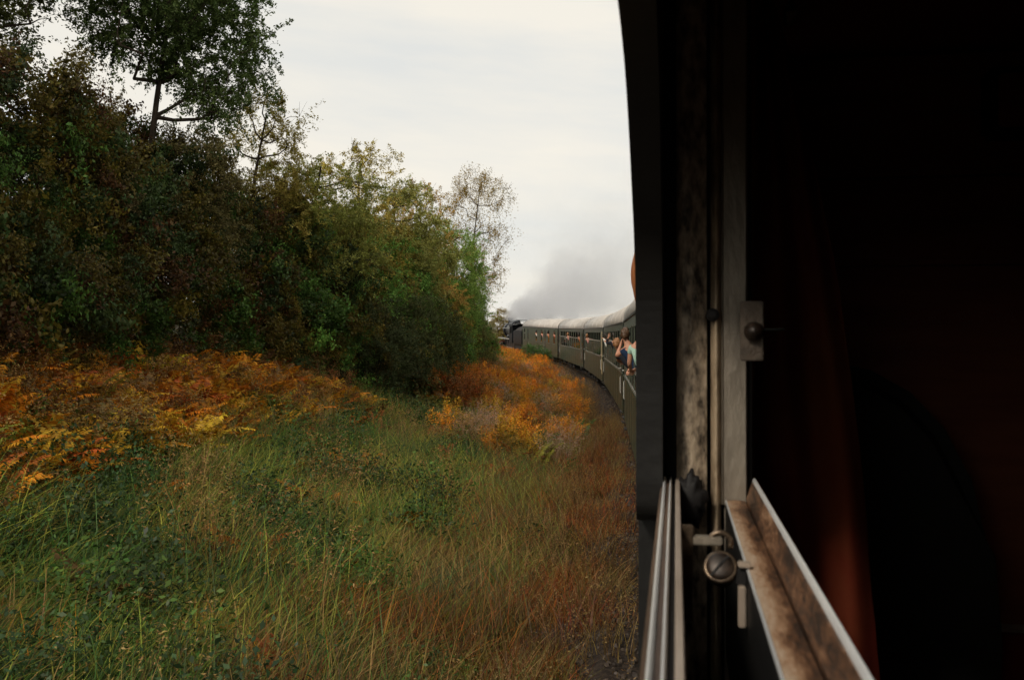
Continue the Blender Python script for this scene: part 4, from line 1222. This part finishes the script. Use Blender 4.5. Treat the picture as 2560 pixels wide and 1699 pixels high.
def ground_cover():
    P, Ro, S, I, T = [], [], [], [], []
    def band(y0, y1, u0, u1, dens, kinds):
        """kinds: list of (weight fn or number, proto names, colours, scale range)"""
        n = int((y1 - y0) * (u1 - u0) * dens)
        y = rng.uniform(y0, y1, n); u = rng.uniform(u0, u1, n)
        x_, y_ = track_pt(y, u)
        ws = np.stack([np.broadcast_to(k[0](u, y * .28) if callable(k[0]) else k[0], (n,)) for k in kinds], 1) + 1e-6
        cs = np.cumsum(ws / ws.sum(1, keepdims=True), 1)
        ch = (rng.uniform(0, 1, (n, 1)) > cs).sum(1).clip(0, len(kinds) - 1)
        head = np.arctan(-cdx(y))
        for k, (w, names, cols, sr) in enumerate(kinds):
            q = np.where(ch == k)[0]; m_ = len(q)
            if not m_: continue
            P.append(np.stack([x_[q], y_[q], ground_z(u[q]) - .02], 1))
            sw = np.array([nm.startswith('swept') for nm in names])
            pick = rng.integers(0, len(names), m_)
            yaw = np.where(sw[pick], head[q] + rng.normal(size=m_) * .22, rng.uniform(0, 6.28, m_))
            Ro.append(np.stack([rng.normal(size=m_) * .08, rng.normal(size=m_) * .08, yaw], 1))
            S.append(rng.uniform(sr[0], sr[1], m_))
            I.append(np.array([PID[nm] for nm in names])[pick])
            c_ = np.array(cols)[rng.integers(0, len(cols), m_)] * rng.uniform(.7, 1.2, (m_, 1)) * (1 + rng.normal(size=(m_, 3)) * .06)
            T.append(np.clip(c_, .004, .8))
    A = lambda s, seed, lo=.45, hi=.7, g=1.0: (lambda x, y: g * np.clip((snoise(x, y, s, seed) - lo) / (hi - lo), 0, 1))
    # edge of the ballast: thin dry brown grass
    band(4, 34, 1.62, 3.0, 13, [(.6, ['short_grass', 'swept_grass'], [C_BROWN, C_RUST * .55, C_BROWN * .7, C_OLIVE * .7], (.6, 1.0)), (.15, ['tall_grass'], [C_TAN * .7], (.5, .8)), (A(.8, 41, g=.5), ['swept_grass'], [C_RUST, C_TAN * .8], (.6, .9))])
    band(34, 120, 2.3, 3.0, 7, [(.6, ['short_grass', 'tall_grass'], [C_TAN, C_BROWN, C_TAN * .8], (.6, 1.0))])
    # near strip: olive and brown swept grass
    band(4, 30, 2.8, 4.7, 13, [(.8, ['swept_grass', 'swept_grass_b'], [C_OLIVE, C_TAN * .8, C_OLIVE * .8, C_YG * .7], (.8, 1.25)),
                               (A(1.0, 1, g=1.6), ['swept_grass_b', 'short_grass'], [C_GREEN, C_DKGREEN, C_YG], (.8, 1.2)), (A(.9, 2, g=1.3), ['swept_grass_b'], [C_RUST * .8, C_BROWN], (.8, 1.2)),
                               (A(1.1, 44, .6, .75, .9), ['swept_grass_b'], [C_TAN], (.8, 1.2)), (A(1.2, 45, .62, .8, .5), ['weed'], [C_DKGREEN, C_GREEN], (.6, .9))])
    # wide green strip with brambles
    band(6, 30, 4.4, 9.2, 11.5, [(.7, ['swept_grass', 'swept_grass_b'], [C_GREEN, C_DKGREEN, C_GREEN, C_YG], (.9, 1.4)),
                               (A(1.6, 3, g=1.3), ['bramble', 'weed', 'swept_grass_b'], [C_DKGREEN, C_GREEN, C_BLUEG], (.7, 1.1)),
                               (A(1.2, 4, .5, .75, 1.6), ['swept_grass_b', 'swept_grass'], [C_YG, C_OLIVE, C_YG * 1.3, C_OLIVE * 1.3], (.9, 1.3)),
                               (A(1.3, 21, .60, .8, .9), ['swept_grass_b', 'fern'], [C_RUST, C_BROWN * 1.3, C_ORANGE * .7], (.6, .9)), (A(1.0, 46, .62, .78, .8), ['swept_grass_b', 'tall_grass'], [C_TAN, C_TAN * .8], (.8, 1.2))])
    # the bank: orange bracken, with green and dead brown fronds and dry stems among it
    band(7, 27, 8.8, 12.4, 10, [(1.0, ['fern', 'fern_b', 'fern_c'], [C_ORANGE * 1.1, C_ORANGE * 1.15, C_ORANGE * 1.15, C_YEL * 1.5, C_YEL * 1.7, C_RUST * 1.4, C_TAN], (.75, 1.2)), (A(1.6, 5, g=.6), ['fern', 'fern_c', 'weed'], [C_OLIVE, C_GREEN, C_YG], (.7, 1.2)),
                                (.14, ['tall_grass', 'spire_b'], [C_TAN, C_BROWN * 1.5], (.8, 1.15))])
    band(35, 50, 6.4, 8.8, 7, [(.9, ['fern', 'fern_b', 'fern_c', 'spire'], [C_RUST, C_ORANGE * .8, C_BROWN * 1.6, C_ORANGE], (.8, 1.3)), (A(2, 7, g=.9), ['bramble', 'weed'], [C_OLIVE, C_GREEN, C_DKGREEN], (.9, 1.3))])
    # middle distance: goldenrod, tan grass, green patches
    MIDK = [(A(2.2, 8, .34, .62, 1.5), ['spire', 'fern', 'spire_b'], [C_ORANGE * .95, C_ORANGE * .8, C_RUST * 1.2, C_YEL], (.7, 1.1)),
            (.55, ['tall_grass', 'swept_grass', 'spire_b'], [C_TAN, C_OLIVE, C_TAN * .8, C_BROWN * 1.7], (.7, 1.1)),
            (A(2, 9, g=1.5), ['weed', 'swept_grass', 'fern'], [C_GREEN, C_OLIVE, C_YG, C_GREEN], (.8, 1.2)),
            (A(1.6, 10, .68, .82, 1.2), ['tall_grass'], [C_PINK], (.8, 1.1))]
    band(24, 40, 3.0, 6.4, 7, MIDK)
    band(24, 34, 6.2, 8.2, 6, [(1.0, ['swept_grass', 'short_grass', 'fern_c'], [C_OLIVE, C_YG, C_RUST, C_GREEN], (.7, 1.0))])
    band(40, 80, 3.0, 8.6, 7, MIDK)
    band(80, 135, 2.8, 9.0, 4.5, [(.6, ['spire', 'fern', 'spire_b'], [C_ORANGE, C_ORANGE * .9, C_RUST * 1.3, C_YEL], (.9, 1.35)), (A(3, 11, g=.9), ['weed', 'bramble'], [C_GREEN, C_OLIVE], (1.0, 1.5)), (.45, ['tall_grass', 'spire_b'], [C_TAN, C_TAN * .8, C_OLIVE], (.8, 1.1))])
    band(48, 135, 9.0, 14, 2.5, [(1.0, ['bramble', 'fern', 'spire'], [C_OLIVE, C_ORANGE, C_GREEN, C_RUST], (.9, 1.5))])
    return scatter('undergrowth', np.concatenate(P), np.concatenate(Ro), np.concatenate(S), np.concatenate(I), np.concatenate(T), GC,
                   'autumn grass, bracken and weeds covering the lineside bank', 'undergrowth')
ground_cover()

# loose stones on the ballast shoulder
def stones():
    objs = []
    for k in range(3):
        bm = bmesh.new(); bmesh.ops.create_icosphere(bm, subdivisions=1, radius=.032)
        for v in bm.verts: v.co *= random.uniform(.6, 1.25)
        me = bpy.data.meshes.new('stone'); bm.to_mesh(me); bm.free()
        me.attributes.new('var', 'FLOAT_COLOR', 'FACE').data.foreach_set('color', np.concatenate([rng.uniform(.2, .8, (len(me.polygons), 1)) * np.ones((1, 3)), np.ones((len(me.polygons), 1))], 1).astype(np.float32).ravel())
        me.materials.append(STONE); objs.append(bpy.data.objects.new('stone', me))
    n = 5200
    y = 3 + rng.uniform(0, 1, n) ** 1.6 * 55; u = rng.uniform(1.3, 2.75, n)
    x_, y_ = track_pt(y, u)
    z = np.interp(u, [1.75, 2.75], [-.20, -.71])
    col = np.array([.050, .038, .030]) * rng.uniform(.4, 1.8, (n, 1))
    scatter('ballast_stones', np.stack([x_, y_, z], 1), rng.uniform(0, 6.28, (n, 3)), rng.uniform(.6, 1.4, n), rng.integers(0, 3, n), col, coll('stones', objs), 'dark loose ballast stones along the track edge', 'ballast')
STONE = leaf_material('stone', 'instancer', 0.0)
stones()

# dense thicket behind the bank (one mass) : top follows the hedge line
def thicket():
    n = 3600
    y = rng.uniform(6, 66, n) ; u = 11.6 + np.abs(rng.normal(size=n)) * 1.9
    u = u - np.interp(y, [24, 29, 45, 66], [0, 2.4, 2.6, 3.8])
    top = np.interp(y, [6, 16, 22, 30, 40, 50, 60, 66], [5.2, 5.4, 5.2, 5.0, 5.2, 5.0, 4.0, 2.8])
    top = top * (.82 + .3 * snoise(y, u * 0, 5, 31))
    f = rng.uniform(0, 1, n)
    z = ground_z(u) + .1 + f * top
    u = u + np.interp(f, [0, .35, 1], [0.0, -.5, .9])       # bulging face, receding top
    x_, y_ = track_pt(y, u)
    pal = np.array([C_DKGREEN, C_OLIVE * .6, C_OLIVE * .75, C_DKGREEN * .9, C_OLIVE * .5, C_BROWN * .8, C_GREEN * .75])
    patch = (snoise(x_ + z, y_ + z * .7, 4.0, 33) * 6.99).astype(int)
    pick = np.where(rng.uniform(0, 1, n) < .55, patch, rng.integers(0, 7, n))
    col = pal[pick] * rng.uniform(.6, 1.35, (n, 1))
    gr = np.array([C_OLIVE * 1.1, C_GREEN * 1.2, C_GREEN, C_DKGREEN, C_OLIVE * .9, C_OLIVE * .7, C_GREEN * 1.4])[pick] * 1.6 * rng.uniform(.6, 1.35, (n, 1))
    w_ = np.clip((y - 25) / 6, 0, 1)[:, None]; col = np.where(rng.uniform(0, 1, (n, 1)) < w_, gr, col * 1.15)
    scatter('thicket', np.stack([x_, y_, z], 1), rng.uniform(0, 6.28, (n, 3)), rng.uniform(.7, 1.5, n), rng.integers(0, 3, n), col, HC, 'dark tangled thicket along the top of the bank', 'thicket')
thicket()

# ------------------------------------------------------------------ trees
def crown_points(blobs, nclus):
    """cluster centres in a union of ellipsoids, uneven outline"""
    out_ = []
    w = np.array([b[3] * b[4] * b[5] for b in blobs]); w = w / w.sum()
    for k in rng.choice(len(blobs), nclus, p=w):
        b = blobs[k]; d = rng.normal(size=3); d /= np.linalg.norm(d)
        rr = rng.uniform(.25, 1) ** .45
        out_.append(np.array(b[:3]) + d * rr * np.array(b[3:6]))
    return np.array(out_)

def tree_proto(H, blobs, nclus, nleaf, lsize, crad, trunk_r, stretch=(1, 1, 1), fork=.3, droop=0., lean=(0, 0)):
    cl = crown_points(blobs, nclus)
    pos = []; cv = []
    for c_ in cl:
        k = int(nleaf * rng.uniform(.5, 1.4)); s = crad * rng.uniform(.6, 1.3)
        p = spray(c_, k, s * 1.15, 8, .05)
        if droop: p[:, 2] -= droop * np.abs(rng.normal(size=k)) * s
        pos.append(p); cv.append(np.tile(rng.uniform(0, 1, (1, 2)), (k, 1)))
    pos = np.concatenate(pos); cv = np.concatenate(cv); ok_ = pos[:, 2] > .15; pos = pos[ok_]; cv = cv[ok_]
    v, f = leaf_quads(pos, lsize, .55)
    var = rv(len(f)) * np.array([[.7, .6]]) + cv[:len(f)] * np.array([[.3, .4]])
    crown = np_mesh('crown', v, f, var); crown.materials.append(LEAF_O)
    bm = bmesh.new()
    def bend(z): return Vector((lean[0] * (z / H) ** 1.5 + .12 * math.sin(z * .9), lean[1] * (z / H) ** 1.5 + .10 * math.cos(z * .8), z))
    zs_ = np.linspace(0, H * .86, 9)
    tube(bm, [bend(z) for z in zs_], [trunk_r * (1 - .88 * (z / (H * .86)) ** .8) + (.05 * trunk_r if z else .35 * trunk_r) for z in zs_], 8)
    nodes = [(bend(z), 0, trunk_r * (1 - .8 * z / H)) for z in np.linspace(H * .10, H * .84, 12)]
    order_ = np.argsort(np.hypot(cl[:, 0], cl[:, 1]) + .15 * cl[:, 2])
    for k in order_:
        c_ = Vector(cl[k])
        best = min(nodes, key=lambda nd: (nd[0] - c_).length * (1 + .10 * nd[1]) + (3.0 if nd[0].z > c_.z - .15 else 0) + .25 * max(0, nd[0].z - c_.z))
        a, dep, ra = best
        r0 = max(.010, min(ra * .55, .07 * (c_ - a).length + .008))
        jit = .10 * (c_ - a).length
        m1 = a.lerp(c_, .35) + Vector((random.uniform(-jit, jit), random.uniform(-jit, jit), -.06 * (c_ - a).length + random.uniform(-jit, jit) * .5))
        m2 = a.lerp(c_, .7) + Vector((random.uniform(-jit, jit), random.uniform(-jit, jit), random.uniform(-jit, jit)))
        tube(bm, [a, m1, m2, c_], [r0, r0 * .82, r0 * .65, r0 * .45], 5, cap=False)
        nodes.append((c_, dep + 1, r0 * .8)); nodes.append((m2, dep + 1, r0))
        for q in range(3):
            e = c_ + Vector((random.uniform(-.7, .7), random.uniform(-.7, .7), random.uniform(-.2, .8))) * crad
            tube(bm, [c_, c_.lerp(e, .5) + Vector((0, 0, .04)), e], [r0 * .4, r0 * .25, .003], 4, cap=False)
    bmesh.ops.recalc_face_normals(bm, faces=bm.faces)
    trunk = bpy.data.meshes.new('trunk'); bm.to_mesh(trunk); bm.free(); trunk.materials.append(BARK)
    return trunk, crown

PR = {
    'broad': tree_proto(8, [(0, 0, 5.2, 2.3, 2.3, 2.4), (1.2, .5, 4.2, 1.6, 1.6, 1.7), (-1.2, -.6, 4.0, 1.7, 1.7, 1.8), (.2, -.9, 2.4, 1.9, 1.9, 1.6)], 190, 420, .038, .66, .15),
    'upright': tree_proto(9, [(0, 0, 6.2, 1.6, 1.6, 2.7), (.7, .4, 4.0, 1.6, 1.6, 2.0), (-.8, .2, 3.2, 1.7, 1.7, 1.8), (0, -.5, 1.9, 1.8, 1.8, 1.3)], 180, 420, .037, .62, .14),
    'tall': tree_proto(13, [(0, 0, 10.2, 3.0, 3.0, 2.6), (1.9, .8, 8.6, 2.0, 2.0, 1.8), (-1.6, -.6, 9.2, 2.0, 2.0, 1.7), (1.2, -1.4, 7.8, 1.7, 1.7, 1.4)], 260, 380, .046, .70, .18),
    'sparse': tree_proto(12.0, [(0, 0, 8.6, 2.2, 2.2, 3.1), (-.6, .2, 5.6, 2.2, 2.2, 2.2), (1.3, -.4, 5.2, 1.3, 1.3, 2.0)], 170, 150, .042, .52, .11, stretch=(.8, .8, 1.2), droop=.7),
    'bush': tree_proto(4.2, [(0, 0, 2.2, 1.8, 1.8, 1.7), (.9, .2, 1.4, 1.3, 1.3, 1.2), (-.9, -.3, 1.5, 1.4, 1.4, 1.3)], 120, 360, .032, .48, .08, fork=.15),
    'small': tree_proto(2.6, [(0, 0, 1.5, 1.2, 1.2, .95), (.6, .1, 1.0, .9, .9, .8), (-.6, -.1, .9, .9, .9, .7)], 70, 240, .030, .36, .05, fork=.15),
}
def tree(kind, lat, depth, scale, rotz, col, label, name='tree', cat='tree', group=None, dz=0., sz=None):
    xw = -1.66 + lat
    # height of the ground there
    uu = float(cx(min(depth, 165)) - xw)
    z = float(ground_z(uu)) - .05 + dz
    root = empty(name, label, cat, group, loc=(xw, depth, z), rot=(0, 0, rotz))
    root.scale = (scale, scale, sz or scale)
    tk, cr_ = PR[kind]
    a = bpy.data.objects.new('trunk', tk); COL.objects.link(a); a.parent = root
    b = bpy.data.objects.new('crown', cr_); COL.objects.link(b); b.parent = root
    b.color = (*col, 1)
    return root
G = 'trees along the bank'
tree('tall', -12.6, 22.0, .82, 1.0, (.085, .125, .036), 'tallest tree, its dark green crown reaching past the top of the picture', group=G, sz=.98, dz=-.5)
tree('tall', -16.2, 19.0, .9, 2.6, (.110, .125, .038), 'tree standing behind the tallest one, crown cut by the top corner', group=G)
tree('broad', -12.6, 13.5, .72, 1.0, (0.128, 0.111, 0.043), 'brownish broad tree nearest the viewer, added just out of view to block light', group=G)  # extra tree past the left edge of view, added to occlude light
tree('broad', -13.2, 18.5, .80, 2.6, (0.128, 0.103, 0.043), 'dull brown broad tree beneath the tallest crown', group=G)
tree('broad', -12.4, 22.3, .80, 4.0, (0.158, 0.135, 0.051), 'olive brown tree just beyond the tallest tree', group=G)
tree('upright', -11.9, 26.4, .92, .3, (0.324, 0.264, 0.060), 'golden-topped upright tree beside the tallest crown', group=G)
tree('broad', -11.0, 28.6, .92, 5.2, (0.264, 0.276, 0.062), 'broad green tree with yellowing top in mid bank', group=G)
tree('upright', -11.3, 33.5, .95, 1.9, (0.432, 0.348, 0.078), 'olive gold upright tree, highest of the middle row', group=G)
tree('broad', -11.6, 38.5, 1.05, 3.4, (0.300, 0.300, 0.078), 'rounded olive green tree beyond the gold upright one', group=G)
tree('upright', -12.0, 44.5, 1.0, 2.7, (0.480, 0.312, 0.078), 'orange-tinged upright tree next to the thin feathery tree', group=G)
tree('broad', -12.0, 50.0, 1.03, .9, (0.228, 0.336, 0.072), 'fresh green tree in front of the thin feathery tree', group=G)
tree('sparse', -12.9, 61.0, 1.08, 1.2, (.32, .23, .065), 'thin feathery tree with sparse leaves against the sky', group=G)
tree('broad', -12.6, 57.0, .74, 2.0, (0.180, 0.276, 0.072), 'low green tree under the thin feathery tree', group=G)
tree('bush', -8.9, 29.6, .80, 1.7, (.065, .080, .028), 'dark green bush standing furthest out from the thicket', 'bush', 'bush')
tree('bush', -9.3, 33.2, .92, 4.1, (.080, .095, .030), 'dark bush just behind the one standing furthest out', 'bush', 'bush')
tree('bush', -9.7, 37.5, .92, 2.9, (.090, .110, .034), 'mid green bush with orange weeds at its foot', 'bush', 'bush')
tree('bush', -15.0, 73.0, 1.02, 2.2, (0.324, 0.283, 0.154), 'grey green bush at the end of the bank, next to the engine', 'bush', 'bush')
tree('bush', -11.2, 53.0, .80, .4, (0.179, 0.179, 0.059), 'dark olive bush at the foot of the green trees', 'bush', 'bush')
tree('bush', -10.6, 43.0, .80, 3.3, (0.054, 0.074, 0.027), 'dark green bush overhanging the orange bracken', 'bush', 'bush')
tree('bush', -12.6, 63.5, .70, 5.1, (0.156, 0.156, 0.050), 'olive bush between the feathery tree and the grey green bush', 'bush', 'bush')
tree('small', -12.0, 87.0, 1.05,   .4, (.085, .16, .045), 'small bright green shrub against the carriage behind the engine', 'shrub', 'shrub')
FG = 'far trees beyond the engine'
tree('broad', -27.5, 158, .95, .5, (.30, .22, .05), 'yellowing far tree directly beyond the engine chimney', group=FG)
tree('broad', -33.5, 150, .95, 2.5, (.24, .20, .05), 'yellow green far tree beyond the grey green bush', group=FG)
tree('upright', -22.5, 175, .95, 1.5, (.18, .17, .05), 'olive far tree hidden mostly by smoke', group=FG)
tree('broad', -26.0, 118, .62, 4.2, (.18, .16, .05), 'olive tree on the inside of the curve abreast of the engine', group=FG)
tree('broad', -24.5, 101, .62, 3.6, (.22, .18, .05), 'olive gold tree on the inside of the curve behind the grey green bush', group=FG)
